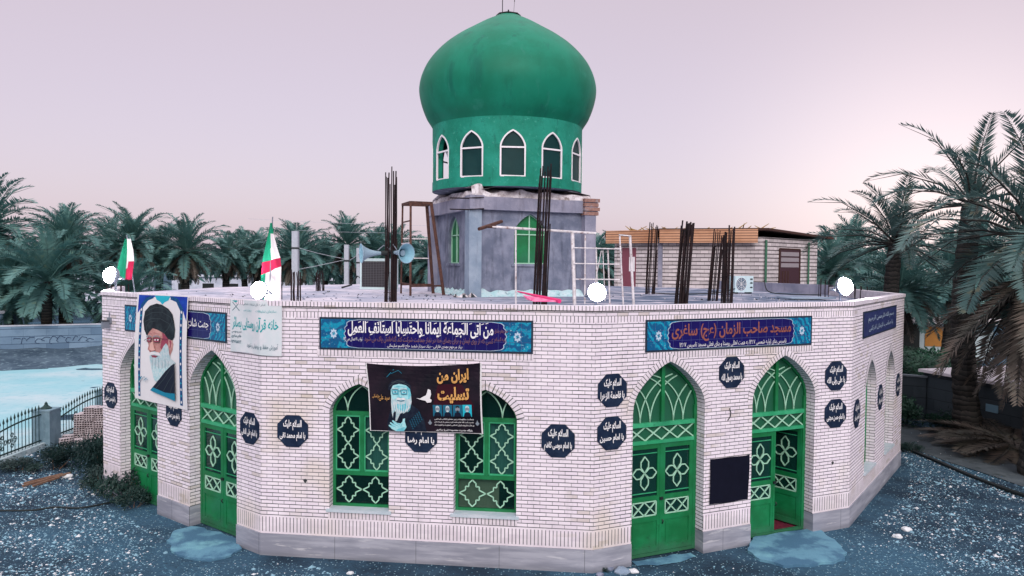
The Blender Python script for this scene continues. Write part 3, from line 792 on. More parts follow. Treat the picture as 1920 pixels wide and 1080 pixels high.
for k in range(12):
    tc_ = R(4.4) + k * pi / 6; fr = MB()
    pts = [(-WA, WS), (WA, WS)] + [(x, WSP + y) for x, y in win_arch(WA, WR)]
    fr.tube([drum_pt(tc_ + x * .97, WS + (z - WS) * .985 + .012, DR - .01) for x, z in pts] + [drum_pt(tc_ - WA * .97, WS + .012, DR - .01)], .034, 4)
    fr.tube([drum_pt(tc_ - WA, 8.68, DR - .01), drum_pt(tc_ + WA, 8.68, DR - .01)], .034, 4)
    wf = fr.obj('drum_window', M_WHITEFRAME, mosque)
    if k not in (3, 4, 8, 9, 10):
        pn = MB(); bot = WS
        for x0, x1 in zip([-WA + 2 * WA * q / 8 for q in range(8)], [-WA + 2 * WA * q / 8 for q in range(1, 9)]):
            pn.face([drum_pt(tc_ + x0, WS, DR - .05), drum_pt(tc_ + x1, WS, DR - .05), drum_pt(tc_ + x1, 8.68, DR - .05), drum_pt(tc_ + x0, 8.68, DR - .05)])
            am = [(x, WSP + y) for x, y in win_arch(WA, WR)][::-1]
            def hz_(x): return max(8.69, max([za + (zb - za) * (x - xa) / (xb - xa) for (xa, za), (xb, zb) in zip(am, am[1:]) if xa - 1e-6 <= x <= xb + 1e-6 and xb > xa] or [8.7]))
            pn.face([drum_pt(tc_ + x0, 8.68, DR - .05), drum_pt(tc_ + x1, 8.68, DR - .05), drum_pt(tc_ + x1, hz_(x1), DR - .05), drum_pt(tc_ + x0, hz_(x0), DR - .05)])
        pn.obj('drum_pane', M_GLASS_DRUM, wf)
# far-side shutters of yellow board inside the drum, seen through the middle openings
mb = MB()
for ang, rr in ((R(178), 2.22),):
    c = drum_pt(ang, 0, rr); 
    for dx in (-.0,): mb.box(lambda u, d, z: Vector((DC.x + .28 + u, DC.y + 1.9 + d, z + Z0)), (-.32, 0, 7.55), (.32, .04, 8.6))
mb.obj('inner_shutter', M_YELLOW, mosque)
mb = MB(); mb.tube([DC + Vector((.26, 1.86, 7.95)), DC + Vector((.26, 1.84, 7.95))], .11, 12); mb.obj('wall_fan', M_BLACK, mosque)

# square cement base
HD, BA = 2.9, R(22)
def sq(k, r=HD):                                    # 0 near corner, 1 right, 2 far, 3 left
    a = -BA + k * pi / 2
    return Vector((DC.x + .05 + r * sin(a), DC.y + .05 - r * cos(a), 0))
zr, zbm, zbt = 4.08, 6.78, 7.18
def sframe(k):
    A, B = sq(k), sq((k + 1) % 4); t = (B - A).normalized(); o_ = Vector((t.y, -t.x, 0))
    return (lambda u, d, z: A + t * u + o_ * d + Vector((0, 0, z + Z0))), (B - A).length
base = MB(); beam = MB(); mort = MB(); skirt = MB()
for k in range(4):
    F, L = sframe(k); cu = L * (.49 if k == 0 else .5); a = .55
    arch = door_arch(a, .62); hole = [(cu - a, 5.14), (cu + a, 5.14)] + [(cu + x, 6.08 + y) for x, y in arch]
    base.tess([[(0, zr), (L, zr), (L, zbm), (0, zbm)], hole], lambda u, z: F(u, -.12, z))
    for (u0, z0), (u1, z1) in zip(hole, hole[1:] + hole[:1]):
        base.face([F(u0, -.12, z0), F(u0, -.30, z0), F(u1, -.30, z1), F(u1, -.12, z1)])
    base.box(F, (cu - a - .1, -.14, 5.06), (cu + a + .1, -.075, 5.135))
    beam.box(F, (0, -.5, zbm), (L, .03 + .01 * k, zbt))
    wi = MB(); poly_bar(wi, F, [(cu - a, 5.15), (cu + a, 5.15)] + [(cu + x, 6.08 + y) for x, y in arch], .045, -.27, -.22, 0, True)
    bar(wi, F, (cu, 5.16), (cu, 6.68), .035, -.27, -.215); bar(wi, F, (cu - a, 6.06), (cu + a, 6.06), .035, -.27, -.217)
    w_ = wi.obj('base_window', M_MINT, mosque)
    g = MB(); g.tess([hole], lambda u, z: F(u, -.26, z)); g.obj('window_glass', M_GREEN, w_)
    # torn mortar fillet between beam and drum, and the white fillet at the roof
    n = 60
    for j in range(n):
        u0, u1 = L * j / n, L * (j + 1) / n
        def hh(u): return .10 + .17 * (1 - abs(2 * u / L - 1)) * .4 + .16 * (noise.noise(Vector((u * 2.1, k * 7.3, 0))) + .35) + (.16 if k == 0 and u < .35 else 0)
        def dd(u): return .0 + .10 * noise.noise(Vector((u * 3.0, k * 3.1, 5)))
        e0_, e1_ = .03 + dd(u0) * .5, .03 + dd(u1) * .5
        mort.face([F(u0, e0_, zbt - .01), F(u1, e1_, zbt - .01), F(u1, e1_ - .08, zbt + hh(u1) * .95), F(u0, e0_ - .08, zbt + hh(u0) * .95)])
        mort.face([F(u0, e0_ - .08, zbt + hh(u0) * .95), F(u1, e1_ - .08, zbt + hh(u1) * .95), F(u1, -.75, zbt + .30), F(u0, -.75, zbt + .30)])
        def sh(u): return .15 + .10 * noise.noise(Vector((u * 3.7, k * 5.7, 9)))
        skirt.face([F(u0, .16, zr), F(u1, .16, zr), F(u1, -.10, zr + .08 + sh(u1)), F(u0, -.10, zr + .08 + sh(u0))])
    F0 = F
    # corner pillar with its swollen head
base.obj('cement_base', M_CEMENT, mosque)
beam.obj('ring_beam', M_BEAM, mosque); mort.obj('torn_mortar', M_MORTAR, mosque); skirt.obj('mortar_skirting', M_SKIRT, mosque)
for k in range(4):
    F, L = sframe(k); p = MB()
    ca = sq(k, HD - .12); ang = -BA + k * pi / 2
    rot = Matrix.Rotation(pi / 4 + ang, 3, 'Z')
    def PF(u, d, z): return ca + rot @ Vector((u, d, 0)) + Vector((0, 0, z + Z0))
    p.box(PF, (-.20, -.20, zr), (.20, .20, zbm))
    p.box(PF, (-.20, -.26, zbm), (.26, .20, zbt + .02), 1)
    if k == 1:
        for q in range(4): p.box(PF, (-.22 - .03 * (q % 2), -.28 - .03 * (q % 2), zbm - .06 + q * .14), (.30 + .02 * (q % 2), .24, zbm + .05 + q * .14), 2)
    p.obj('corner_pillar', [M_PILLAR if k == 0 else M_BEAM, M_BEAM, M_REDBRICK], mosque)
mb = MB(); c0 = sq(0, HD + .12)
for z in (zbm + .0, zbm + .34):
    for s_ in (-.05, .06): mb.tube([c0 + Vector((-.62, .22 + s_, z + Z0)), c0 + Vector((-.05, -.05 + s_, z + Z0 - .03)), c0 + Vector((.42, .06 + s_, z + Z0 + .01))], .016, 5)
mb.obj('stub_bar', M_REBAR, mosque)

# ------------------------------------------------------------------ tiled signs
def scallop(u0, u1, v0, v1, cap):
    """cartouche outline with lobed ends"""
    vm, h = (v0 + v1) / 2, (v1 - v0) / 2
    right = []
    for k in range(25):
        t = k / 24; v = v0 + (v1 - v0) * t
        x = u1 - cap + cap * (min(1, sin(pi * t) * 1.05) ** .24) + .034 * abs(sin(t * pi * 5)) - .02
        right.append((x, v))
    left = [(u0 + u1 - x, v) for x, v in right[::-1]]
    return right + left
def medallion(mb, fn, u, v, r, mat):
    pts = [(u + r * (1 + .22 * cos(8 * a)) * .8 * cos(a), v + r * (1.1 + .2 * cos(8 * a)) * sin(a)) for a in [2 * pi * k / 32 for k in range(32)]]
    hole = [(u + r * .45 * cos(a), v + r * .5 * sin(a)) for a in [2 * pi * k / 12 for k in range(12)]]
    mb.tess([pts, hole], fn, mat)
    for k in range(4):
        a = k * pi / 2 + .4; mb.tess([[(u + r * .36 * cos(a) + r * .12 * cos(b), v + r * .36 * sin(a) + r * .14 * sin(b)) for b in [2 * pi * q / 6 for q in range(6)]]], fn, mat)
def tile_sign(i, u0, u1, z0, z1, name_label, lines, dark=False, c0=None, c1=None):
    F = FR[i]; fn = lambda d: (lambda u, z: F(u, d, z)); mb = MB()
    w = .035
    mb.box(F, (u0, -.01, z0), (u1, .018, z1), 0)
    mb.tess([[(u0 + w, z0 + w), (u1 - w, z0 + w), (u1 - w, z1 - w), (u0 + w, z1 - w)]], fn(.021), 3 if dark else 1)
    if not dark:
        a, b = c0 or u0 + .50, c1 or u1 - .50
        mb.tess([scallop(a - .012, b + .012, z0 + w + .0, z1 - w - .0, .24)], fn(.0235), 4)
        mb.tess([scallop(a, b, z0 + w + .008, z1 - w - .008, .24)], fn(.026), 2)
        medallion(mb, fn(.0265), u0 + .28, (z0 + z1) / 2, .075, 4); medallion(mb, fn(.0265), u1 - .28, (z0 + z1) / 2, .075, 4)
        n = int((u1 - u0) / .2)
        for k in range(1, n):                               # tile joints
            x = u0 + (u1 - u0) * k / n
            mb.tess([[(x - .002, z0 + w), (x + .002, z0 + w), (x + .002, z1 - w), (x - .002, z1 - w)]], fn(.0275), 5)
        for k in (1, 2):
            y = z0 + (z1 - z0) * k / 3
            mb.tess([[(u0 + w, y - .002), (u1 - w, y - .002), (u1 - w, y + .002), (u0 + w, y + .002)]], fn(.0278), 5)
    mats = [M_SIGNFRAME, M_TURQ, M_SIGNBLUE, M_NAVYSIGN, M_PALEBLUE, M_JOINT]
    s = mb.obj('tile_sign', mats, None, loc=F((u0 + u1) / 2, 0, z0))
    tag(s, name_label, 'sign', 'tiled signs along the top of the wall')
    if i == 1:
        dq = MB(); dr_ = random.Random(9)
        for k in range(24):
            u_ = 1.8 + k * .108 + dr_.uniform(-.03, .03); v_ = 4.045 + dr_.uniform(-.022, .015) if k % 3 else 3.80
            dq.tess([[(u_, v_), (u_ + .05, v_ + .018), (u_ + .048, v_ + .030), (u_ - .002, v_ + .012)]], fn(.0296))
        dq.obj('vowel_marks', M_WHITE, s)
    for (t, a, b, v0, v1, m, bold) in lines:
        q = MB(); put_text(q, t, fn(.0295), a, b, v0, v1, 0, bold); q.obj('lettering', m, s, weld=False)
    return s
M_NAVYSIGN = mottled('faded_navy_sign', (.012, .02, .09, 1), (.03, .045, .15, 1), 9, .5)
M_PALEBLUE = plain('pale_blue_glaze', (.45, .58, .72, 1), .35)
M_JOINT = plain('tile_joint', (.07, .09, .26, 1), .7)
tile_sign(1, 1.15, 5.14, 3.52, 4.12, 'long blue and turquoise tiled sign above the two arched windows, white verse over brown lines', [
    ('من اتى الجماعة ایمانا واحتسابا استانف العمل', 1.70, 4.42, 3.775, 4.065, M_WHITE, .024),
    ('کسی که از روی ایمان و برای رضای خدا در نماز جماعت شرکت کند گناهانش پاک می شود', 2.02, 4.42, 3.655, 3.80, M_BROWNTX, .01),
    ('ثواب الاعمال ص ۳۳', 1.62, 1.98, 3.68, 3.76, M_WHITE, .0),
    ('بیاد مرحوم مهدی فارابی - بیاد سردار شهید حاج قاسم سلیمانی', 2.45, 3.85, 3.565, 3.65, M_WHITE, .0),
    ('امام جعفر صادق', 4.44, 4.68, 3.85, 3.97, M_BROWNTX, .01), ('علیه السلام', 4.44, 4.66, 3.70, 3.81, M_BROWNTX, .01)])
tile_sign(2, 1.05, 5.09, 3.53, 4.13, 'blue and turquoise tiled sign with orange lettering above the two right-hand green doors', [
    ('مسجد صاحب الزمان (عج) ساغری', 1.62, 4.52, 3.70, 4.04, M_ORANGE, .022),
    ('تاسیس بنای اولیه شمسی ۱۳۵۷ به همت اهالی روستا و بنای فعلی مسجد تاسیس ۱۳۸۷', 1.80, 4.40, 3.575, 3.69, M_WHITE, .0)])
tile_sign(0, 1.12, 5.16, 3.53, 4.13, 'blue and turquoise tiled sign partly hidden behind the tall portrait banner', [
    ('جهت شادی ارواح جمیع مومنین و خضری', 1.75, 4.55, 3.70, 3.97, M_WHITE, .01)], c1=4.62)
tile_sign(3, .95, 4.98, 3.54, 4.14, 'faded dark navy sign above the two narrow side windows at the right corner', [
    ('بسم الله الرحمن الرحیم', 1.4, 4.5, 3.86, 4.02, M_PALEBLUE, .0), ('یا صاحب الزمان ادرکنی', 1.5, 4.4, 3.66, 3.80, M_PALEBLUE, .0)], dark=True)

# ------------------------------------------------------------------ octagonal plaques
M_PLAQ = mottled('plaque_enamel', (.007, .016, .042, 1), (.015, .030, .065, 1), 6, .6)
def plaque(i, uc, zc, second, label):
    F = FR[i]; r = .30; k = r * math.tan(pi / 8); fn = lambda d: (lambda u, z: F(u, d, z))
    oc = [(-k, -r), (k, -r), (r, -k), (r, k), (k, r), (-k, r), (-r, k), (-r, -k)]
    oc = [(uc + x, zc + y) for x, y in oc]
    mb = MB(); mb.tess([oc], fn(.018))
    for a, b in zip(oc, oc[1:] + oc[:1]): mb.face([F(a[0], 0, a[1]), F(b[0], 0, b[1]), F(b[0], .018, b[1]), F(a[0], .018, a[1])])
    p = mb.obj('octagonal_plaque', M_PLAQ, None, loc=F(uc, 0, zc))
    tag(p, label, 'plaque', 'octagonal plaques on the brick walls')
    q = MB(); put_text(q, 'السلام علیک', fn(.0205), uc - .18, uc + .18, zc + .015, zc + .215, 0, .035); put_text(q, second, fn(.0205), uc - .25, uc + .25, zc - .185, zc - .015, 0, .03)
    q.obj('lettering', M_WHITE, p, weld=False)
plaque(0, .41, 1.965, 'یا امام حسن عسکری', 'dark octagonal plaque at the far left edge of the wall, left of the leftmost door')
plaque(0, 3.19, 1.92, 'یا امام حسن عسکری', 'dark octagonal plaque half covered by the bottom of the tall portrait banner')
plaque(0, 5.91, 1.95, 'یا امام علی النقی', 'dark octagonal plaque squeezed between the pointed left door and the wall corner')
plaque(1, .63, 1.965, 'یا امام محمد تقی', 'dark octagonal plaque just left of the left arched window')
plaque(1, 3.09, 1.96, 'یا امام رضا', 'dark octagonal plaque between the arched windows, its top covered by the black banner')
plaque(1, 5.61, 1.96, 'یا امام موسی کاظم', 'dark octagonal plaque just right of the right arched window')
plaque(2, .36, 2.87, 'یا فاطمة الزهرا', 'upper of the two dark plaques left of the closed right-hand door')
plaque(2, .36, 2.09, 'یا امام حسین', 'lower of the two dark plaques left of the closed right-hand door')
plaque(2, 3.05, 3.06, 'یا محمد رسول الله', 'dark octagonal plaque high between the two right-hand doors, under the orange-lettered sign')
plaque(2, 5.79, 2.85, 'یا علی ولی الله', 'upper of the two dark plaques right of the open door')
plaque(2, 5.80, 2.06, 'یا امام حسن مجتبی', 'lower of the two dark plaques right of the open door')
plaque(3, .53, 1.94, 'یا امام سجاد', 'foreshortened dark plaque left of the first side window round the right corner')
plaque(3, 3.12, 1.94, 'یا امام باقر', 'foreshortened dark plaque between the two side windows')
plaque(3, 5.55, 1.94, 'یا امام صادق', 'foreshortened dark plaque at the far right edge, beyond the second side window')

# ------------------------------------------------------------------ printed banners
class Pic:
    """flat print: coloured shapes in unit coordinates on a cloth surface fn(u,v,d)"""
    def __init__(s, fn): s.fn = fn; s.mb = MB(); s.mats = []; s.lay = 0; s.d0 = .0
    def mi(s, m):
        if m not in s.mats: s.mats.append(m)
        return s.mats.index(m)
    def poly(s, pts, m, up=True):
        if up: s.lay += 1
        d = s.d0 + .0012 * s.lay; b = bmesh.new()
        tri = tessellate_polygon([[Vector((p[0], p[1], 0)) for p in pts]])
        vs = [b.verts.new((p[0], p[1], 0)) for p in pts]
        for t in tri:
            try: b.faces.new([vs[k] for k in t])
            except ValueError: pass
        for _ in range(6):
            es = [e_ for e_ in b.edges if e_.calc_length() > .10]
            if not es: break
            bmesh.ops.subdivide_edges(b, edges=es, cuts=1, use_grid_fill=False)
            bmesh.ops.triangulate(b, faces=b.faces)
        for f in b.faces:
            c = [(v.co.x, v.co.y) for v in f.verts]
            if (c[1][0] - c[0][0]) * (c[2][1] - c[0][1]) - (c[1][1] - c[0][1]) * (c[2][0] - c[0][0]) < 0: c = c[::-1]
            s.mb.face([s.fn(u, v, d) for u, v in c], s.mi(m))
        b.free()
    def ell(s, u, v, a, b, m, n=16, up=True): s.poly([(u + a * cos(2 * pi * k / n), v + b * sin(2 * pi * k / n)) for k in range(n)], m, up)
    def line(s, pts, w, m, asp=1.0):
        s.lay += 1
        for (x0, y0), (x1, y1) in zip(pts, pts[1:]):
            dx, dy = (x1 - x0), (y1 - y0) * asp; l = math.hypot(dx, dy) or 1; nx, ny = -dy / l * w / 2, dx / l * w / 2 / asp
            s.poly([(x0 - nx, y0 - ny), (x1 - nx, y1 - ny), (x1 + nx, y1 + ny), (x0 + nx, y0 + ny)], m, False)
    def text(s, t, u0, u1, v0, v1, m, bold=.01):
        s.lay += 1; d = s.d0 + .0012 * s.lay
        put_text(s.mb, t, lambda u, v: s.fn(u, v, d), u0, u1, v0, v1, s.mi(m), bold)
P_WHITE = plain('print_white', (.70, .70, .73, 1), .55, var=.05); P_BLUE = mottled('print_blue', (.006, .02, .30, 1), (.01, .07, .42, 1), 5, .5)
P_NAVY = mottled('print_navy_border', (.004, .03, .16, 1), (.004, .12, .26, 1), 30, .5); P_TEAL = plain('print_teal', (.02, .42, .55, 1), .55)
P_BLACK = mottled('print_black_turban', (.006, .010, .016, 1), (.022, .034, .042, 1), 5, .5); P_SKIN = mottled('print_skin', (.42, .20, .19, 1), (.58, .33, .30, 1), 6, .55)
P_SKIND = plain('print_skin_shade', (.30, .06, .10, 1), .55); P_BEARD = mottled('print_beard', (.52, .60, .64, 1), (.30, .50, .55, 1), 16, .55)
P_CYAN = mottled('print_cyan', (.10, .42, .52, 1), (.22, .60, .68, 1), 14, .55); P_CYAND = plain('print_cyan_shade', (.012, .12, .20, 1), .55)
P_TGREY = plain('print_fold_grey', (.045, .062, .072, 1), .55); P_SKINL = plain('print_skin_light', (.66, .40, .36, 1), .55); P_BTEAL = mottled('print_beard_teal', (.34, .58, .63, 1), (.58, .68, .71, 1), 18, .55)
P_ROBE = plain('print_robe', (.008, .012, .028, 1), .5); P_ROBET = plain('print_robe_teal', (.01, .20, .32, 1), .5)
P_CLOTH = mottled('black_banner_cloth', (.006, .006, .012, 1), (.018, .011, .02, 1), 2.5, .45); P_RED = plain('print_dark_red', (.035, .006, .014, 1), .5)
P_NAVYT = mottled('print_turban_navy', (.006, .010, .024, 1), (.016, .026, .045, 1), 9, .5); P_CYANL = mottled('print_cyan_light', (.26, .62, .68, 1), (.42, .72, .76, 1), 16, .55)
P_GREY = plain('print_grey', (.20, .24, .29, 1), .55)

# tall portrait banner on the left wall: hangs from the cornice
F0 = FR[0]; TL, TR, BR, BL = (1.80, 4.39), (3.88, 4.41), (3.79, 2.03), (1.62, 2.05)
def f_port(u, v, d):
    a = (BL[0] * (1 - u) + BR[0] * u, BL[1] * (1 - u) + BR[1] * u); b = (TL[0] * (1 - u) + TR[0] * u, TL[1] * (1 - u) + TR[1] * u)
    q = (a[0] * (1 - v) + b[0] * v, a[1] * (1 - v) + b[1] * v)
    return F0(q[0], .045 + .03 * sin(v * 3.0) + .014 * sin(u * 6 + v * 2.5) + d, q[1])
p = Pic(f_port)
T = lambda L: [((x - 92) / 430, 1 - (y - 52 - (x - 92) * .05 + (-.0) ) / 955 ) for x, y in L]
p.poly([(0, 0), (1, 0), (1, 1), (0, 1)], P_WHITE)
p.poly([(.03, .82), (.03, .995), (.42, .995), (.27, .97), (.12, .90)], P_BLUE); p.poly([(.985, .78), (.985, .995), (.60, .995), (.76, .96), (.90, .89)], P_BLUE, False)
p.poly([(.08, .03), (.125, .03), (.125, .88), (.21, .945), (.32, .97), (.29, .995), (.17, .97), (.08, .90)], P_NAVY); p.poly([(.865, .03), (.915, .03), (.915, .89), (.81, .975), (.68, .995), (.66, .965), (.78, .945), (.865, .87)], P_NAVY, False)
p.poly([(.34, .995), (.66, .995), (.62, .955), (.55, .94), (.5, .915), (.45, .94), (.38, .955)], P_TEAL)
for k in range(15):
    for x in (.102, .89): p.ell(x, .06 + k * .057, .013, .008 if k % 2 else .013, P_TEAL if k % 2 else P_WHITE, 8, k == 0 and x < .5)
turb = [(168, 205), (205, 155), (260, 135), (305, 145), (365, 180), (402, 225), (418, 290), (428, 350), (424, 420), (405, 450), (370, 440), (335, 395), (285, 368), (240, 352), (215, 385), (196, 425), (172, 370), (160, 290)]
face = [(200, 400), (215, 370), (240, 350), (285, 362), (335, 395), (375, 440), (402, 445), (414, 480), (408, 530), (390, 575), (380, 605), (330, 640), (240, 640), (228, 600), (220, 560), (206, 545), (212, 510), (204, 480)]
ear = [(372, 440), (392, 432), (408, 446), (410, 490), (396, 530), (380, 545), (370, 500)]
beard = [(226, 585), (240, 562), (268, 556), (300, 572), (318, 548), (336, 505), (356, 478), (374, 500), (384, 560), (392, 600), (420, 622), (436, 640), (404, 676), (372, 718), (340, 762), (312, 796), (284, 822), (268, 812), (260, 780), (250, 735), (240, 690), (230, 640)]
robe = [(436, 640), (405, 668), (360, 722), (318, 790), (280, 850), (244, 905), (300, 925), (370, 945), (438, 965)]
p.poly(T(face), P_SKIN)
p.poly(T([(318, 385), (350, 415), (372, 445), (374, 500), (356, 478), (336, 505), (322, 545), (306, 520), (312, 470), (322, 430)]), P_SKIND)
p.poly(T(ear), P_SKIN); p.poly(T([(380, 452), (394, 448), (400, 470), (392, 510), (382, 520), (388, 480)]), P_SKIND)
p.poly(T(turb), P_BLACK)
for L4 in ([(172, 300), (220, 270), (300, 268), (380, 310), (424, 380)], [(170, 255), (230, 215), (310, 210), (385, 250), (420, 310)], [(185, 205), (250, 170), (330, 175), (395, 225)], [(330, 395), (370, 350), (402, 280), (405, 235)], [(200, 395), (190, 340), (215, 300), (260, 290)]):
    p.line(T(L4), .009, P_TGREY, 2.2)
p.poly(T(beard), P_BEARD)
p.poly(T([(240, 690), (262, 676), (300, 700), (350, 690), (385, 668), (404, 676), (372, 718), (340, 762), (312, 796), (284, 822), (268, 812), (260, 780), (250, 735)]), P_BTEAL)
for x0_ in range(248, 392, 13):
    p.line(T([(x0_, 610 + (x0_ % 4) * 9), (x0_ - 3 + (x0_ % 3) * 4, 660 + (x0_ % 5) * 8), (x0_ + 2, 720 - (x0_ - 248) * .25)]), .005, P_WHITE if x0_ % 2 else P_GREY, 2.2); p.lay -= 1
p.lay += 1
p.poly(T([(222, 572), (250, 560), (272, 566), (296, 560), (318, 588), (296, 590), (268, 582), (240, 590), (226, 600)]), P_WHITE)
p.poly(T([(240, 594), (266, 590), (296, 596), (276, 612), (250, 610)]), P_SKIND); p.line(T([(240, 598), (268, 600), (296, 598)]), .006, P_BLACK, 2.2)
p.poly(T([(234, 478), (252, 474), (262, 520), (272, 545), (250, 556), (228, 548), (226, 536)]), P_SKINL); p.line(T([(226, 548), (244, 556), (270, 548)]), .007, P_SKIND, 2.2)
for a_, b_, c_ in ((204, 238, 452), (258, 308, 448)):
    p.poly(T([(a_, c_ - 12), (b_, c_ - 16), (b_ - 2, c_ + 22), (a_ + 4, c_ + 24)]), P_SKIND); p.poly(T([(a_ + 7, c_ + 2), (b_ - 7, c_ - 2), (b_ - 9, c_ + 10), (a_ + 10, c_ + 12)]), P_WHITE); p.ell(*T([((a_ + b_) / 2, c_ + 5)])[0], .012, .008, P_BLACK, 8)
    p.line(T([(a_ - 4, c_ - 20), ((a_ + b_) / 2, c_ - 32), (b_ + 3, c_ - 22)]), .016, P_GREY, 2.2)
    p.line(T([(a_, c_ - 12), (b_, c_ - 16), (b_ - 2, c_ + 24), (a_ + 4, c_ + 26), (a_, c_ - 12)]), .007, P_BLACK, 2.2)
p.line(T([(238, 446), (258, 444)]), .008, P_BLACK, 2.2); p.line(T([(308, 440), (378, 442)]), .009, P_BLACK, 2.2); p.line(T([(186, 466), (204, 452)]), .009, P_BLACK, 2.2)
p.line(T([(225, 405), (262, 392), (300, 400)]), .006, P_SKIND, 2.2)
p.poly(T(robe), P_ROBE); p.poly(T([(265, 875), (244, 905), (300, 925), (370, 945), (438, 965), (438, 900), (360, 905)]), P_ROBET)
for L4 in ([(410, 680), (350, 790), (290, 880)], [(436, 720), (390, 800), (350, 890)], [(438, 800), (415, 850), (400, 910)]): p.line(T(L4), .008, P_TGREY, 2.2)
p.line(T([(145, 850), (160, 812), (178, 788), (165, 815), (150, 835)]), .014, P_ROBET, 2.2); p.line(T([(178, 812), (200, 788), (205, 806), (222, 798), (195, 820), (228, 812)]), .006, P_ROBET, 2.2); p.line(T([(190, 830), (214, 826)]), .006, P_ROBET, 2.2)
s = p.mb.obj('portrait_banner', p.mats, None, loc=F0(2.8, .03, 2.05), weld=False)
tag(s, 'tall white banner of a turbaned bearded man in a blue border over the left doors', 'banner')

# white notice cloth wrapped round the wall corner
def f_note(u, v, d):
    zt, zb = 4.40, 3.385; L = .92 + .43; x = u * L
    z = zb + (zt - zb) * v + .012 * sin(u * 5) * (1 - v)
    off = .034 + .010 * sin(u * 9 + v * 3) + d
    c = L - .43; rr = .05
    pa, pb = F0(SIDE - .92 + x, off, z), FR[1](x - .92, off, z)
    t = max(0, min(1, (x - .92 + rr) / (2 * rr))); 
    return pa.lerp(pb, t)
p = Pic(f_note); P_NOTE = mottled('notice_cloth', (.56, .64, .68, 1), (.68, .69, .74, 1), 3, .6); P_NOTE.name = 'notice_cloth'
p.poly([(0, 0), (1, 0), (1, 1), (0, 1)], P_NOTE)
p.line([(.05, .79), (.21, .95)], .012, M_DARKTX); p.line([(.05, .95), (.21, .79)], .012, M_DARKTX); p.poly([(.04, .985), (.2, .985), (.13, .95), (.12, .94), (.11, .95)], M_TEALTX)
p.text('خانه قرآن روستایی بصائر', .06, .95, .42, .70, M_TEALTX, .02)
p.text('اداره کل تبلیغات اسلامی', .30, .76, .90, .955, M_DARKTX, .0); p.text('سازمان تبلیغات', .62, .92, .78, .84, M_TEALTX, .0); p.text('دارالقرآن الکریم', .32, .52, .78, .83, M_TEALTX, .0)
p.text('مدیر و موسس', .05, .27, .36, .41, M_DARKTX, .01); p.text('خانم ساغری', .04, .27, .26, .34, M_DARKTX, .02); p.text('۰۹۱۳۷۹۵۵۱۲۲', .02, .27, .17, .235, M_DARKTX, .015)
p.text('آموزش حفظ و روخوانی و تجوید', .40, .95, .10, .22, M_DARKTX, .0)
s = p.mb.obj('notice_banner', p.mats, None, loc=FR[1](0, .03, 3.4), weld=False)
tag(s, 'pale notice cloth with teal lettering folded round the left wall corner under the cornice', 'banner')

# black mourning banner between the windows
F1 = FR[1]
def f_blk(u, v, d):
    sag = .055 * 4 * u * (1 - u)
    l = (2.15 * (1 - v) + 2.06 * v) + .02 * sin(pi * v); r = (4.24 * (1 - v) + 4.20 * v) - .012 * sin(pi * v)
    zt = 3.28 + .055 * u - sag; zb = 2.05 + .012 * u
    fold = .012 * sin((u * 1.0 + (1 - v) * .8) * 16) * max(0, v - .45) * 2 + .010 * sin(u * 7)
    return F1(l + (r - l) * u, .055 + .012 * sin(v * 5) + fold + d, zb + (zt - zb) * v)
p = Pic(f_blk); Q = lambda L: [((x - 190) / 1460, 1 - (y - 90) / 870) for x, y in L]
p.poly([(-.006, -.01), (1.006, -.01), (1.006, 1.004), (-.006, 1.004)], P_WHITE); p.lay += 5; p.poly([(.004, 0), (.993, 0), (.993, 1.006), (.004, 1.006)], P_CLOTH)
p.poly(Q([(1000, 700), (1100, 330), (1400, 330), (1560, 620), (1540, 720), (1200, 740)]), P_RED)
p.line(Q([(440, 250), (540, 140)]), .004, P_ROBET, .6); p.line(Q([(500, 200), (600, 150), (640, 190)]), .003, P_ROBET, .6)
p.poly(Q([(452, 420), (462, 350), (510, 290), (600, 258), (690, 280), (745, 340), (752, 430), (735, 400), (690, 345), (600, 328), (520, 352), (488, 420)]), P_NAVYT)
for L4 in ([(470, 370), (540, 310), (640, 300), (735, 350)], [(500, 320), (580, 285), (680, 295)]): p.line(Q(L4), .005, P_TGREY, .6)
p.poly(Q([(430, 960), (420, 860), (450, 740), (490, 640), (750, 600), (830, 660), (900, 780), (930, 960)]), P_NAVYT)
p.poly(Q([(488, 410), (520, 352), (600, 328), (690, 345), (735, 392), (748, 470), (735, 560), (690, 620), (610, 640), (540, 610), (496, 540), (484, 470)]), P_CYANL)
p.poly(Q([(690, 345), (735, 392), (748, 470), (735, 560), (700, 610), (706, 540), (712, 450), (700, 390)]), P_CYAN)
p.line(Q([(530, 372), (600, 360), (680, 372)]), .006, P_CYAN, .6); p.line(Q([(520, 390), (590, 382)]), .006, P_CYAN, .6)
beard2 = [(486, 500), (510, 540), (545, 530), (575, 505), (612, 520), (655, 505), (690, 535), (725, 520), (748, 480), (752, 560), (735, 630), (700, 680), (655, 710), (625, 730), (600, 770), (575, 800), (535, 830), (500, 800), (486, 720), (482, 600)]
p.poly(Q(beard2), P_BEARD)
p.poly(Q([(560, 590), (612, 610), (680, 580), (700, 640), (640, 690), (600, 680), (560, 650)]), P_CYAN)
for x0_ in range(500, 745, 17): p.line(Q([(x0_, 570 + (x0_ % 5) * 10), (x0_ - (x0_ - 600) * .10, 640 + (x0_ % 4) * 12), (x0_ - (x0_ - 600) * .3, 700)]), .0035, P_WHITE if x0_ % 2 else P_CYAN, .6); p.lay -= 1
p.lay += 1
p.poly(Q([(548, 532), (585, 512), (612, 520), (645, 512), (680, 528), (650, 540), (612, 534), (575, 542)]), P_WHITE); p.line(Q([(565, 548), (612, 556), (660, 546)]), .008, P_CYAND, .6)
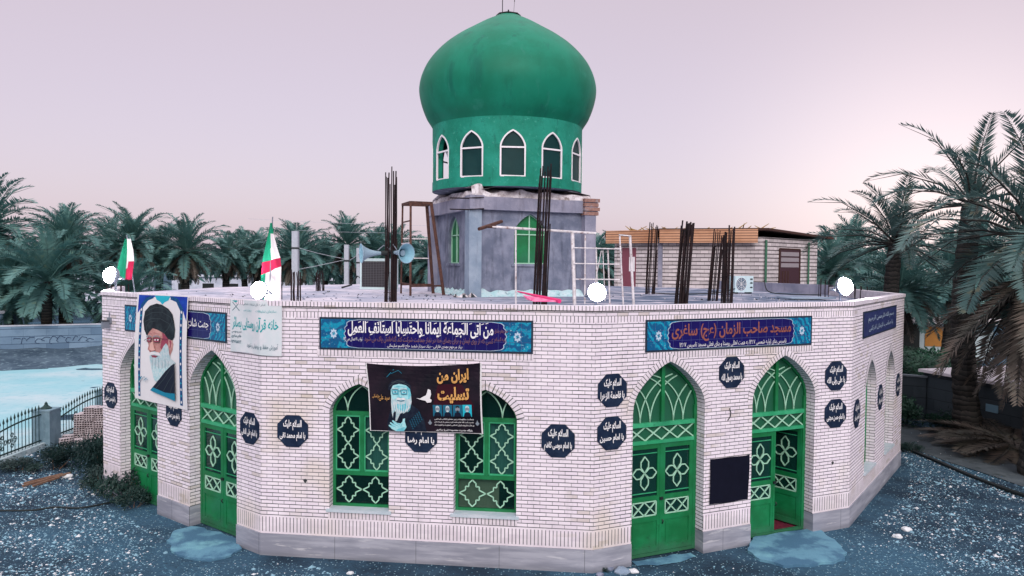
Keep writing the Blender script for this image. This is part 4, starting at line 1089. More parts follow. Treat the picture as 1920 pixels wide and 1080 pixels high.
for cx_ in (545, 660):
    p.poly(Q([(cx_ - 42, 408), (cx_ + 40, 402), (cx_ + 36, 462), (cx_ - 34, 466)]), P_CYAN); p.ell((cx_ - 190) / 1460, 1 - (436 - 90) / 870, .016, .010, P_WHITE, 10); p.ell((cx_ - 189) / 1460, 1 - (436 - 90) / 870, .008, .010, P_CYAND, 8)
    p.line(Q([(cx_ - 42, 408), (cx_ + 40, 402), (cx_ + 36, 462), (cx_ - 34, 466), (cx_ - 42, 408)]), .0045, P_CYAND, .6); p.line(Q([(cx_ - 42, 398), (cx_, 386), (cx_ + 42, 394)]), .010, P_BEARD, .6)
p.line(Q([(586, 420), (620, 418)]), .004, P_CYAND, .6); p.line(Q([(592, 430), (584, 485), (600, 500), (626, 498), (632, 484)]), .006, P_CYAN, .6)
p.poly(Q([(500, 800), (510, 720), (528, 690), (545, 700), (530, 830)]), P_ROBE); p.poly(Q([(555, 815), (600, 720), (640, 705), (600, 790), (580, 825)]), P_ROBE, False)
p.poly(Q([(440, 885), (452, 872), (500, 892), (458, 852), (466, 838), (520, 866), (488, 822), (500, 810), (556, 846), (600, 852), (622, 830), (634, 790), (660, 782), (658, 830), (676, 900), (640, 955), (540, 958), (480, 928)]), P_CYANL)
for L4 in ([(470, 880), (540, 905)], [(485, 850), (560, 885)], [(510, 830), (590, 870)], [(620, 850), (600, 900)]): p.line(Q(L4), .005, P_CYAN, .6)
p.poly(Q([(560, 930), (640, 900), (672, 905), (640, 955), (540, 958)]), P_CYAN)
for a in range(6):
    for b_ in range(5):
        x, y = 720 + a * 24 + b_ * 8, 840 - a * 24 + b_ * 24 - 30; p.line(Q([(x, y), (x + 14, y + 12)]), .006, P_CYAND, .6); p.lay -= 1
p.lay += 1
p.poly(Q([(818, 508), (870, 512), (905, 490), (945, 470), (960, 440), (975, 385), (1008, 400), (1014, 455), (995, 510), (1018, 530), (1010, 560), (960, 568), (935, 540), (880, 530)]), P_WHITE)
p.text('سید علی', 330 / 1460 - .13, 470 / 1460 - .13, 1 - (560 - 90) / 870, 1 - (475 - 90) / 870, M_GOLD, .0); p.text('خراسانی', 245 / 1460 - .13, 340 / 1460 - .13, 1 - (530 - 90) / 870, 1 - (475 - 90) / 870, M_GOLD, .0)
U = lambda x: (x - 190) / 1460
V = lambda y: 1 - (y - 90) / 870
p.text('ایران من', U(1095), U(1500), V(322), V(135), M_GOLD, .042); p.text('تسلیت', U(1095), U(1505), V(575), V(365), M_GOLD, .042)
for k, x in enumerate((1030, 1160, 1290, 1415)):
    p.poly(Q([(x, 595), (x + 118, 595), (x + 118, 745), (x, 745)]), (P_CYAND if k != 3 else P_TEAL), k == 0)
for k, x in enumerate((1030, 1160, 1290, 1415)): p.poly(Q([(x + 12, 745), (x + 25, 700), (x + 60, 682), (x + 95, 700), (x + 110, 745)]), P_ROBE, k == 0)
for k, x in enumerate((1030, 1160, 1290, 1415)): p.ell(U(x + 60), V(650), .021, .044, P_GREY, 12, k == 0)
for k, x in enumerate((1030, 1160, 1290, 1415)): p.poly(Q([(x + 36, 640), (x + 40, 612), (x + 60, 604), (x + 80, 612), (x + 84, 640), (x + 60, 625)]), P_BEARD if k != 2 else P_BLACK, k == 0)
for k, x in enumerate((1030, 1160, 1290, 1415)): p.ell(U(x + 60), V(676), .012, .014, P_BEARD if k != 2 else P_BLACK, 8, k == 0)
for t, y in (('شهادت مظلومانه رهبر معظم انقلاب اسلامی', 782), ('حضرت آیت الله امام خامنه ای و جمعی از فرماندهان', 818), ('بر ملت شریف ایران اسلامی تسلیت و تعزیت باد', 856)): p.text(t, U(1045), U(1555), V(y + 15), V(y - 13), M_WHITE, .012)
p.text('پایگاه حضرت معصومه (س) ساغری', U(1062), U(1530), V(940), V(905), M_WHITE, .02)
for x in (988, 1600): p.poly(Q([(x - 26, 830), (x - 10, 812), (x, 785), (x + 10, 812), (x + 26, 830), (x + 12, 850), (x, 858), (x - 12, 850)]), P_GREY)
s = p.mb.obj('mourning_banner', p.mats, None, loc=F1(3.1, .05, 2.1), weld=False)
tag(s, 'black cloth banner with a bearded man, dove and gold lettering between the arched windows', 'banner')

# plain black cloth on the pier between the right doors
F2 = FR[2]; mb = MB()
def f_blk2(u, v): 
    x = (2.57 + .95 * u); z = (.52 - .01 * u) + (.88 + .012 * u) * v + .02 * sin(u * 9) * (.5 - v) * .4
    return F2(x - .01 * (1 - v), .022 + .012 * sin(u * 5 + v * 4), z + (.015 if u > .9 and v > .9 else 0))
for a in range(10):
    for b in range(10): mb.face([f_blk2(a / 10, b / 10), f_blk2((a + 1) / 10, b / 10), f_blk2((a + 1) / 10, (b + 1) / 10), f_blk2(a / 10, (b + 1) / 10)])
tag(mb.obj('black_cloth', plain('plain_black_cloth', (.005, .006, .016, 1), .8, var=.3), None, loc=F2(3.05, .01, .52), smooth=True), 'plain square black cloth on the brick pier between the two right-hand doors', 'cloth')

# small wall lamp, hook, holes
mb = MB(); mb.box(F0, (.34, 0, 3.66), (.48, .05, 3.80)); mb.box(F0, (.36, .05, 3.55), (.46, .19, 3.72)); mb.box(F0, (.345, .03, 3.715), (.475, .21, 3.735), 1)
mb.tube([F0(.41, .03, 3.80), F0(.41, .02, 3.92)], .012, 5)
tag(mb.obj('wall_lamp', [M_STEEL, M_BLACK], None, loc=F0(.41, 0, 3.6)), 'small grey wall lamp high at the left end of the brick wall', 'lamp')
for F_, u, z, lb in ((FR[1], .87, 1.03, 'small dark hole knocked in the brick left of the left arched window'), (F2, 5.76, 1.01, 'small dark hole in the brick right of the open door')):
    mb = MB(); pts = [(u + .035 * cos(a) * (1 + .3 * sin(3 * a)), z + .035 * sin(a) * (1 + .3 * cos(5 * a))) for a in [2 * pi * k / 9 for k in range(9)]]
    mb.tess([pts], lambda a, b: F_(a, .003, b)); o = mb.obj('wall_hole', M_GAP, mosque); 
mb = MB(); mb.tube([F2(3.02, .004, 2.36), F2(3.04, .02, 2.28), F2(3.03, .02, 2.2), F2(2.98, .004, 2.12)], .010, 5); mb.obj('cable_stub', M_BLACK, mosque)

# ------------------------------------------------------------------ things on the roof
ZR = Z0 + 4.13
def bundle(x, y, h, n, w, lean, label, dense=.5, wd=None, r=.016):
    t = thing('rebar_column', label, 'rebar', (x, y, ZR), 'starter bars standing on the roof')
    lr = random.Random(int(x * 100 + y))
    for k in range(n):
        a = 2 * pi * k / n; ex, ey = w * cos(a) * (wd or 1), w * sin(a)
        hh = h * (1 if k % 3 else .94) * lr.uniform(.9, 1.0)
        pts = [Vector((x + ex + lean[0] * s_ + lr.uniform(-.012, .012), y + ey + lean[1] * s_ + lr.uniform(-.01, .01), ZR - .03 + hh * s_)) for s_ in (0, .35, .7, 1)]
        m_ = MB(); m_.tube(pts, r * lr.uniform(.85, 1.15), 5)
        if dense and k % 2 == 0:
            m_.tube([pts[0] + Vector((.026, .01, 0)), pts[0].lerp(pts[-1], dense * lr.uniform(.9, 1.1)) + Vector((.026, .01, 0))], r, 5)
        m_.obj('steel_bar', M_REBAR, t)
    for z in (.25, .75) if h > 1.5 else ():
        m_ = MB(); c = [Vector((x + lean[0] * z / h + sx_ * w * (wd or 1), y + lean[1] * z / h + sy_ * w, ZR + z)) for sx_, sy_ in ((-1, -1), (1, -1), (1, 1), (-1, 1), (-1, -1))]
        m_.tube(c, .006, 4); m_.obj('steel_tie', M_REBAR, t)
    return t
bundle(-3.11, 18.96, 3.5, 10, .135, (.03, 0), 'tall rebar bundle at the roof edge between the two loudspeakers', .52)
bundle(.66, 18.1, 3.48, 12, .145, (.12, .0), 'tall leaning rebar bundle in front of the cement base under the dome', .62)
bundle(-5.53, 19.07, .85, 8, .12, (0, 0), 'short rebar bundle at the roof edge in front of the nearest concrete pole', 0)
bundle(4.80, 26.0, 2.60, 7, .15, (.1, 0), 'rebar bundle left of the others before the block house, farthest back on the roof', .6)
bundle(4.40, 19.44, 2.28, 9, .14, (.14, 0), 'thickest rebar bundle at the front roof edge, left of the three before the block house', .95, r=.024)
bundle(5.80, 21.6, 2.15, 7, .13, (.14, 0), 'middle rebar bundle before the block house, set behind its right neighbour', .8)
bundle(5.74, 19.93, 2.15, 7, .13, (.03, 0), 'rebar bundle beside the white air conditioner, rightmost before the block house', .95, r=.021)
bundle(-6.78, 26.3, .78, 6, .12, (0, 0), 'short dark rebar stubs in the middle of the pale roof', .8, r=.016)
bundle(10.0, 23.9, .65, 7, .15, (0, 0), 'thin short rebar stubs beside the right floodlight and the low cement parapet', 0, r=.01)
bundle(-6.35, 19.9, .75, 7, .22, (0, 0), 'thin short rebar stubs beside the second flag', 0, r=.008)
bundle(-10.35, 19.6, .42, 7, .26, (0, 0), 'short rebar stubs on the far left roof corner under the left floodlight', 0, r=.014)
bundle(11.05, 23.6, .45, 6, .2, (0, 0), 'short rebar stubs at the far right roof corner', 0, r=.014)

# loudspeakers clamped to the first bundle
M_HORN = plain('horn_grey_blue', (.22, .32, .40, 1), .4, var=.2); M_HORNIN = plain('horn_inside', (.20, .40, .50, 1), .45, var=.3)
def horn(loc, dirv, label):
    t = thing('loudspeaker', label, 'loudspeaker', loc, 'horn loudspeakers on the roof')
    d = Vector(dirv).normalized(); L_ = Vector(loc); q = d.to_track_quat('Z', 'Y').to_matrix()
    def ring(r, z, m, n=28):
        return [L_ + q @ Vector((r * cos(2 * pi * k / n), r * sin(2 * pi * k / n), z)) for k in range(n)]
    pr = [(.035, 0), (.05, .08), (.065, .18), (.10, .30), (.155, .41), (.215, .49), (.245, .515)]
    m_ = MB()
    for (r0, z0), (r1, z1) in zip(pr, pr[1:]):
        a, b = ring(r0, z0, 0), ring(r1, z1, 0); a2, b2 = ring(r0 - .008, z0, 0), ring(r1 - .008, z1 + .001, 0)
        for k in range(28):
            k2 = (k + 1) % 28; m_.face([a[k], a[k2], b[k2], b[k]], 0); m_.face([b2[k], b2[k2], a2[k2], a2[k]], 1)
    m_.tube(ring(.243, .515, 0) + ring(.243, .515, 0)[:1], .009, 5, 0)
    m_.obj('horn_bell', [M_HORN, M_HORNIN], t, smooth=True)
    m_ = MB(); m_.tube([L_ + d * z for z in (.22, .36)], [.055, .075], 12); m_.obj('horn_phase_plug', M_HORN, t)
    m_ = MB(); m_.tube([L_ - d * .16, L_ + d * .02], .062, 12); m_.obj('driver', M_BLACK, t)
    m_ = MB(); m_.tube([L_ + d * .1 + Vector((0, 0, .07)), L_ - d * .05 + Vector((0, .03, .20)), L_ - d * .28 + Vector((0, .05, .05))], .014, 5); m_.obj('bracket', M_STEEL, t)
horn((-3.30, 18.85, Z0 + 5.38), (-1, -.42, -.03), 'left horn loudspeaker on the tall rebar bundle, pointing left')
horn((-2.98, 18.85, Z0 + 5.40), (.72, -.72, -.05), 'right horn loudspeaker on the tall rebar bundle, blue-grey mouth facing out')

# evaporative cooler behind the loudspeaker, outdoor air-conditioner
t = thing('evaporative_cooler', 'white evaporative cooler with a dark mesh panel behind the left loudspeaker', 'cooler', (-5.1, 28.4, ZR))
cr = Matrix.Rotation(R(-14), 3, 'Z')
def CF(u, d, z): return Vector((-5.05, 28.3, ZR)) + cr @ Vector((u, -d, z))
m_ = MB(); m_.box(CF, (-.55, -.55, .04), (.55, .50, 1.12)); m_.box(CF, (-.57, -.57, 1.12), (.57, .53, 1.16)); m_.box(CF, (-.56, -.56, .0), (.56, .51, .04)); m_.obj('cabinet', plain('cooler_white', (.52, .66, .68, 1), .5), t)
def mesh_mat():
    g = N('cooler_mesh'); sp = g.n('ShaderNodeSeparateXYZ'); g.set(sp.inputs[0], g.uv())
    a = g.math('LESS_THAN', g.math('FRACT', g.math('MULTIPLY', sp.outputs[0], 9)), .12); b = g.math('LESS_THAN', g.math('FRACT', g.math('MULTIPLY', sp.outputs[1], 16)), .2)
    return g.base(g.mix(g.math('MAXIMUM', a, b), (.014, .013, .018, 1), (.07, .07, .08, 1)), .7)
m_ = MB(); m_.box(CF, (-.47, .50, .10), (.50, .515, 1.06)); m_.obj('mesh_panel', mesh_mat(), t)
m_ = MB(); m_.tube([CF(-.55, .2, .1), CF(-.62, .3, .42), CF(-.75, .3, .5), CF(-.95, .4, .16), CF(-1.3, .5, .05)], .035, 6); m_.obj('hose', M_BLACK, t)
t = thing('air_conditioner', 'white outdoor air conditioner unit standing before the block house wall', 'air conditioner', (8.4, 27.3, ZR))
ar_ = Matrix.Rotation(R(20), 3, 'Z')
def AF(u, d, z): return Vector((8.4, 27.3, ZR)) + ar_ @ Vector((u, -d, z))
m_ = MB(); m_.box(AF, (-.40, -.16, .05), (.40, .16, .64)); m_.obj('casing', plain('ac_white', (.52, .68, .74, 1), .45), t)
m_ = MB(); cx_ = -.13
for k in range(24):
    a, b = 2 * pi * k / 24, 2 * pi * (k + 1) / 24
    m_.face([AF(cx_, .162, .345), AF(cx_ + .22 * cos(b), .162, .345 + .24 * sin(b)), AF(cx_ + .22 * cos(a), .162, .345 + .24 * sin(a))][::-1], 0)
for r_ in (.06, .12, .18, .225): m_.tube([AF(cx_ + r_ * cos(2 * pi * k / 24), .17, .345 + r_ * 1.06 * sin(2 * pi * k / 24)) for k in range(25)], .006, 4, 1)
for k in range(8): m_.tube([AF(cx_, .17, .345), AF(cx_ + .225 * cos(k * pi / 4), .17, .345 + .24 * sin(k * pi / 4))], .005, 4, 1)
m_.obj('fan_grille', [plain('ac_fan_dark', (.05, .11, .18, 1), .5), M_WHITE], t)
m_ = MB()
for z in (.20, .36, .50): m_.box(AF, (.26, .16, z), (.36, .17, z + .05))
for x_ in (-.3, .3): m_.box(AF, (x_ - .03, -.17, 0), (x_ + .03, .17, .05))
m_.obj('vents_and_feet', M_BLACK, t)

# rusty angle-iron stand
t = thing('steel_stand', 'rusty angle-iron tower stand leaning over the roof left of the cement base', 'steel stand', (-2.9, 24, ZR))
zt_ = Z0 + 7.05
def leg(a, b, w=.05, name='leg', m=M_RUST):
    m_ = MB(); m_.tube([a, b], w * .75, 4); m_.obj(name, m, t)
A0, A1, B0, B1 = Vector((-3.67, 24.65, ZR)), Vector((-3.10, 22.75, ZR)), Vector((-2.63, 24.9, ZR)), Vector((-2.17, 23.7, ZR))
TA0, TA1, TB0, TB1 = Vector((-3.62, 24.6, zt_)), Vector((-3.22, 23.6, zt_)), Vector((-2.85, 24.8, zt_)), Vector((-2.60, 23.85, zt_))
for a, b, w in ((A0, TA0, .05), (A1, TA1, .06), (B0, TB0, .09), (B1, TB1, .09)): leg(a, b, w)
for a, b in ((TA0, TA1), (TA1, TB1), (TB1, TB0), (TB0, TA0)): leg(a, b, .075, 'top_rail')
for s_ in (.12, .36, .56, .80): leg(A0.lerp(TA0, s_), A1.lerp(TA1, s_), .035, 'rung', M_RUST if s_ != .56 else M_WHITEPIPE)
for s_ in (.10,): leg(A1.lerp(TA1, s_), B1.lerp(TB1, s_), .05, 'brace'); leg(A0.lerp(TA0, s_), B0.lerp(TB0, s_), .05, 'brace')
leg(A0.lerp(TA0, .62), B0.lerp(TB0, .62), .035, 'brace', M_WHITEPIPE); leg(A0.lerp(TA0, .40), B0.lerp(TB0, .40), .03, 'brace', M_WHITEPIPE)

# white pipe frame at the roof edge
t = thing('pipe_frame', 'white pipe frame with a lattice standing at the roof edge right of the leaning rebar', 'pipe frame', (1.5, 18.8, ZR))
def pipe(a, b, r=.022, m=M_WHITEPIPE, name='pipe'):
    m_ = MB(); m_.tube([a, b], r, 6); m_.obj(name, m, t)
H_ = lambda x, y, z: Vector((x, y, Z0 + z))
pipe(H_(-.60, 18.55, 6.06), H_(2.10, 18.75, 5.92), .032); pipe(H_(.10, 18.73, 4.1), H_(.08, 18.62, 6.02), .022); pipe(H_(1.56, 18.5, 4.1), H_(1.50, 18.7, 5.95), .045)
for x0, x1, y_, zt2 in ((1.84, 1.83, 18.8, 5.9), (2.17, 2.12, 18.9, 5.58), (2.50, 2.43, 19.0, 5.56), (2.86, 2.74, 19.1, 5.92), (3.14, 3.02, 19.2, 5.90)): pipe(H_(x0, y_, 4.1), H_(x1, y_, zt2), .020 if x0 < 3 else .034)
for z_ in (5.55, 5.16, 4.77): pipe(H_(1.52, 18.55, z_), H_(2.76, 19.08, z_ - .01), .016, name='lattice_bar')
pipe(H_(2.72, 19.08, 5.9), H_(3.04, 19.18, 5.88), .018); pipe(H_(2.05, 19.2, 4.2), H_(2.30, 19.3, 5.5), .012, name='loose_bar'); pipe(H_(2.4, 19.2, 4.2), H_(2.34, 19.3, 5.5), .012, name='loose_bar')
pipe(H_(-.83, 18.45, 5.99), H_(-.28, 19.3, 6.23), .045, M_RUST, 'rusty_tube'); pipe(H_(-.62, 18.55, 6.06), H_(-.40, 18.57, 6.05), .036, M_RUST, 'rusty_tube')

# litter on the roof
def rubble(name, x, y, n, spread, m, label, seed, smax=.07):
    q = MB(); r_ = random.Random(seed)
    for k in range(n):
        px_, py_, s_ = x + r_.gauss(0, spread), y + r_.gauss(0, spread * .6), r_.uniform(.02, smax)
        b = len(q.v)
        for vx, vy, vz in [(1, 0, 0), (0, 1, 0), (-1, 0, 0), (0, -1, 0), (0, 0, 1)]: q.v.append((px_ + vx * s_ * r_.uniform(.6, 1.4), py_ + vy * s_ * r_.uniform(.6, 1.4), ZR + .0 + vz * s_ * r_.uniform(.6, 1.2)))
        for f in [(0, 1, 4), (1, 2, 4), (2, 3, 4), (3, 0, 4)]: q.f.append(tuple(b + i_ for i_ in f)); q.m.append(r_.randrange(len(m))); q.uv.append([(0, 0)] * 3)
    tag(q.obj(name, m, None, loc=(x, y, ZR), weld=False), label, 'rubble', None, 'stuff')
rubble('rubble', -1.45, 22.35, 26, .16, [M_MORTAR, M_GAP], 'dark and white rubble heaped at the foot of the near pillar', 1, .12)
rubble('roof_grit', 6.5, 23, 90, 2.4, [M_MORTAR, M_GAP, M_CEMENT], 'scattered mortar crumbs on the right part of the roof', 2, .045)
rubble('roof_grit', -5, 22, 110, 2.4, [M_GAP, M_CEMENT], 'scattered dark crumbs on the pale left part of the roof', 3, .045)
q = MB(); q.box(lambda u, d, z: Vector((9.0, 22.8, ZR)) + Matrix.Rotation(R(12), 3, 'Z') @ Vector((u, d, z)), (-.75, -.4, .03), (.75, .4, .07)); tag(q.obj('scrap_sheet', M_PILLAR, None, loc=(9, 22.8, ZR)), 'pale scrap sheet lying on the roof before the low cement parapet', 'scrap sheet')
q = MB(); q.tube(spline([(4.9, 26.2, ZR + .03), (5.6, 25.4, ZR + .03), (6.6, 25.9, ZR + .03), (7.4, 26.6, ZR + .05), (8.2, 27.1, ZR + .2)], 6), .02, 5); tag(q.obj('roof_cable', M_BLACK, None, loc=(4.9, 26.2, ZR)), 'black cable running over the roof to the air conditioner', 'cable')
q = MB(); q.tube(spline([(9.2, 27.2, ZR + .5), (9.25, 26.9, ZR + .1), (9.7, 26.3, ZR + .03), (10.6, 25.6, ZR + .03)], 6), .02, 5); tag(q.obj('roof_cable', M_BLACK, None, loc=(9.2, 27, ZR)), 'black cable on the roof in front of the low cement parapet', 'cable')

# flags
M_FG = plain('flag_green', (.01, .28, .16, 1), .8); M_FW = plain('flag_white', (.72, .70, .72, 1), .8); M_FR = plain('flag_red', (.42, .012, .06, 1), .8)
def flag(base_, pole_top, profile, label, tip=True):
    """limp flag: profile rows give left and right edge offsets and the three stripe splits"""
    t = thing('flag', label, 'flag', base_, 'limp tricolour flags on the roof edge')
    B_, T_ = Vector(base_), Vector(pole_top)
    m_ = MB(); m_.tube([B_, T_], .016, 6); m_.obj('flag_pole', M_STEEL, t)
    m_ = MB(); n = 14
    for a, b in zip(profile, profile[1:]):
        for k in range(n):
            def pt(row, s_):
                z, l, r_, *_ = row
                return Vector((B_.x + (T_.x - B_.x) * .5 + l + (r_ - l) * s_, B_.y - .05 + .05 * sin(s_ * 9 + z * 2), z + row[3] * s_))
            s0, s1 = k / n, (k + 1) / n
            sm = (s0 + s1) / 2; c = a[4] if sm < a[6] else (a[5] if sm < a[7] else a[8])
            m_.face([pt(a, s0), pt(b, s0), pt(b, s1), pt(a, s1)], c)
    m_.obj('flag_cloth', [M_FG, M_FW, M_FR], t, smooth=True)
# rows: z, left, right, slope, colour1, colour2, split1, split2, colour3
zl = Z0
flag((-6.19, 19.0, ZR), (-6.10, 19.0, Z0 + 6.28), [
    (zl + 6.12, -.01, .05, 0, 0, 0, 1, 1, 0), (zl + 5.85, -.05, .08, 0, 0, 1, .55, 1, 1), (zl + 5.45, -.13, .16, .05, 0, 1, .5, 1, 1), (zl + 5.12, -.19, .24, .12, 2, 2, 1, 1, 2),
    (zl + 4.80, -.22, .27, .22, 0, 1, .18, 1, 1), (zl + 4.45, -.25, .27, .06, 0, 1, .22, 1, 1), (zl + 4.18, -.25, .28, -.12, 0, 1, .1, 1, 1)], 'limp green, white and red flag at the roof edge above the pale notice cloth')
flag((-9.80, 19.4, ZR), (-10.02, 19.4, Z0 + 5.80), [
    (zl + 5.70, -.12, .0, 0, 0, 1, .6, 1, 1), (zl + 5.40, -.19, .06, 0, 0, 1, .5, 1, 1), (zl + 5.10, -.27, .08, .02, 0, 1, .5, .75, 2), (zl + 4.9, -.32, .06, .05, 0, 2, .55, 1, 2), (zl + 4.66, -.37, .03, -.02, 0, 2, .55, .85, 1)],
     'limp green, white and red flag at the far left corner of the roof')
t = thing('fallen_flag', 'pink flag lying over the roof edge on its thick pink pole', 'flag', (.6, 15, Z0 + 4.42))
m_ = MB(); m_.tube([H_(.12, 15.6, 4.56), H_(.92, 14.35, 4.43)], [.014, .045], 8); m_.obj('flag_pole', plain('pink_pole', (.62, .03, .16, 1), .6), t)
m_ = MB(); q_ = [H_(.22, 15.3, 4.50), H_(.30, 14.9, 4.425), H_(.42, 14.35, 4.415), H_(.85, 14.32, 4.415), H_(.84, 14.42, 4.44), H_(.5, 14.95, 4.48)]; m_.face(q_[::-1]); m_.obj('flag_cloth', mottled('pink_cloth', (.62, .05, .22, 1), (.75, .30, .45, 1), 9, .8), t)

# floodlights that are switched on
M_LAMPON = glow('lit_floodlight', (1, .97, 1, 1), 180)
def flood(x, y, z, az, label, r=.26):
    t = thing('floodlight', label, 'floodlight', (x, y, ZR), 'lit floodlights at the roof edge')
    P_ = Vector((x, y, Z0 + z)); rm = Matrix.Rotation(az, 3, 'Z') @ Matrix.Rotation(R(-12), 3, 'X')
    def LFm(u, d, z_): return P_ + rm @ Vector((u, -d, z_))
    n = 28; m_ = MB()
    for (r0, d0), (r1, d1) in zip([(r * .25, -.13), (r * .8, -.10), (r * 1.04, -.02), (r * 1.04, .03), (r * .98, .035)], [(r * .8, -.10), (r * 1.04, -.02), (r * 1.04, .03), (r * .98, .035), (r * .9, .02)]):
        for k in range(n):
            a, b = 2 * pi * k / n, 2 * pi * (k + 1) / n
            m_.face([LFm(r0 * cos(a), d0, r0 * sin(a)), LFm(r0 * cos(b), d0, r0 * sin(b)), LFm(r1 * cos(b), d1, r1 * sin(b)), LFm(r1 * cos(a), d1, r1 * sin(a))])
    m_.obj('housing', M_STEEL, t, smooth=True)
    m_ = MB()  # lens enlarged and bulged so its shape stands in for glare
    for (r0, d0), (r1, d1) in zip([(0, r * .95), (r * .4, r * .88), (r * .75, r * .62), (r * .92, r * .36)], [(r * .4, r * .88), (r * .75, r * .62), (r * .92, r * .36), (r * .96, .03)]):
        for k in range(n):
            a, b = 2 * pi * k / n, 2 * pi * (k + 1) / n
            m_.face([LFm(r1 * cos(a), d1, r1 * sin(a)), LFm(r0 * cos(a), d0, r0 * sin(a)), LFm(r0 * cos(b), d0, r0 * sin(b)), LFm(r1 * cos(b), d1, r1 * sin(b))])
    m_.obj('lit_lens', M_LAMPON, t, smooth=True)
    m_ = MB(); m_.tube([Vector((x, y + .16, ZR - .05)), Vector((x, y + .16, Z0 + z))], .03, 6); m_.tube([LFm(-r * 1.06, -.03, 0), LFm(-r * 1.1, -.2, -.05), LFm(r * 1.1, -.2, -.05), LFm(r * 1.06, -.03, 0)], .018, 5); m_.obj('bracket', M_STEEL, t)
flood(-9.95, 18.55, 4.76, R(-35), 'lit floodlight at the far left corner of the roof below the flag', .21)
flood(-6.30, 18.6, 4.42, R(-20), 'lit floodlight at the roof edge below the second flag', .22)
flood(1.75, 15.4, 4.56, R(8), 'lit floodlight at the front roof corner below the white pipe lattice', .19)
flood(8.0, 18.0, 4.66, R(28), 'lit floodlight at the right roof corner above the dark plaques', .22)

# ------------------------------------------------------------------ ground
def ground_mat():
    g = N('gravel_ground'); P_ = g.pos()
    big = g.noise(.22, 5); mid = g.noise(1.3, 6); fine = g.noise(9, 5)
    c = g.mix(g.step(mid, .35, .68), (.012, .030, .052, 1), (.028, .066, .105, 1))
    c = g.mix(g.step(big, .45, .62), c, (.038, .100, .158, 1))
    vo = g.n('ShaderNodeTexVoronoi'); vo.inputs['Scale'].default_value = 21; g.set(vo.inputs['Vector'], P_)
    sp = g.n('ShaderNodeSeparateColor'); g.set(sp.inputs[0], vo.outputs['Color'])
    peb = g.math('MULTIPLY', g.math('LESS_THAN', vo.outputs['Distance'], .30), g.math('GREATER_THAN', sp.outputs[0], g.math('SUBTRACT', 1.02, g.math('MULTIPLY', big, .66))))
    c = g.mix(g.math('MULTIPLY', peb, .75), c, g.mix(sp.outputs[1], (.12, .32, .42, 1), (.38, .55, .60, 1)))
    c = g.mix(g.math('MULTIPLY', g.step(fine, .5, .75), .5), c, (.012, .022, .034, 1))
    h = g.math('ADD', g.math('MULTIPLY', g.math('SUBTRACT', .35, vo.outputs['Distance']), .6), fine)
    g.bump(h, .8, .03); return g.base(c, .9, spec=.2)
M_GROUND = ground_mat()
def gz(x, y):
    d = math.hypot(x - CX, y - CY)
    f = max(0, min(1, (d - 12.6) / 2.5)) * max(0, min(1, (60 - d) / 20))
    return f * (.10 * noise.noise(Vector((x * .25, y * .25, 0))) + .035 * noise.noise(Vector((x * .9, y * .9, 3))))
mb = MB()
xs = [-400, -200, -100, -60, -40] + [-30 + k * .75 for k in range(81)] + [40, 60, 100, 200, 400]
ys = [-200, -60, -20] + [0 + k * .75 for k in range(67)] + [60, 80, 120, 250, 600]
ii = {}
for a, x_ in enumerate(xs):
    for b, y_ in enumerate(ys):
        ii[a, b] = len(mb.v); mb.v.append((x_, y_, gz(x_, y_)))
for a in range(len(xs) - 1):
    for b in range(len(ys) - 1):
        mb.f.append((ii[a, b], ii[a + 1, b], ii[a + 1, b + 1], ii[a, b + 1])); mb.m.append(0); mb.uv.append([(0, 0)] * 4)
o = mb.obj('ground', M_GROUND, None, smooth=True, weld=False); o['kind'] = 'structure'
def jag(pts, amp, n=6):
    o_ = []
    for k, (p, q_) in enumerate(zip(pts, pts[1:] + pts[:1])):
        for j in range(n):
            t = j / n; x_, y_ = p[0] + (q_[0] - p[0]) * t, p[1] + (q_[1] - p[1]) * t
            o_.append((x_ + amp * noise.noise(Vector((x_ * 4, y_ * 4, 1))), y_ + amp * noise.noise(Vector((x_ * 4, y_ * 4, 8)))))
    return o_
def patch(name, pts, z, m, th=.0, sub=.6):
    if 'pad' in name or 'lime' in name: pts = jag(pts, .07)
    b = bmesh.new(); vs = [b.verts.new((p[0], p[1], 0)) for p in pts]
    for t in tessellate_polygon([[Vector((p[0], p[1], 0)) for p in pts]]):
        try: b.faces.new([vs[k] for k in t])
        except ValueError: pass
    for _ in range(7):
        es = [e_ for e_ in b.edges if e_.calc_length() > sub]
        if not es: break
        bmesh.ops.subdivide_edges(b, edges=es, cuts=1); bmesh.ops.triangulate(b, faces=b.faces)
    q = MB()
    for f in b.faces:
        c = [(v.co.x, v.co.y) for v in f.verts]
        if (c[1][0] - c[0][0]) * (c[2][1] - c[0][1]) - (c[1][1] - c[0][1]) * (c[2][0] - c[0][0]) < 0: c = c[::-1]
        q.face([(x_, y_, gz(x_, y_) + z) for x_, y_ in c])
    if th:
        for e_ in b.edges:
            if len(e_.link_faces) == 1:
                (x0, y0, _), (x1, y1, _) = e_.verts[0].co, e_.verts[1].co
                q.face([(x0, y0, gz(x0, y0) + z), (x1, y1, gz(x1, y1) + z), (x1, y1, -.1), (x0, y0, -.1)])
    b.free(); o = q.obj(name, m, None); o['kind'] = 'structure'; return o
M_ROAD = mottled('pale_dust_road', (.24, .47, .53, 1), (.42, .53, .57, 1), .22, .9, (.19, .41, .48, 1), 2.6, .3)
M_BANK = mottled('dark_earth_bank', (.035, .065, .10, 1), (.075, .12, .165, 1), .8, .95, (.2, .3, .36, 1), 4, .8)
M_PAD = mottled('pale_concrete_pad', (.055, .145, .235, 1), (.115, .27, .37, 1), 1.8, .8, (.19, .43, .49, 1), 1.3, .9, lo=.42, hi=.58)
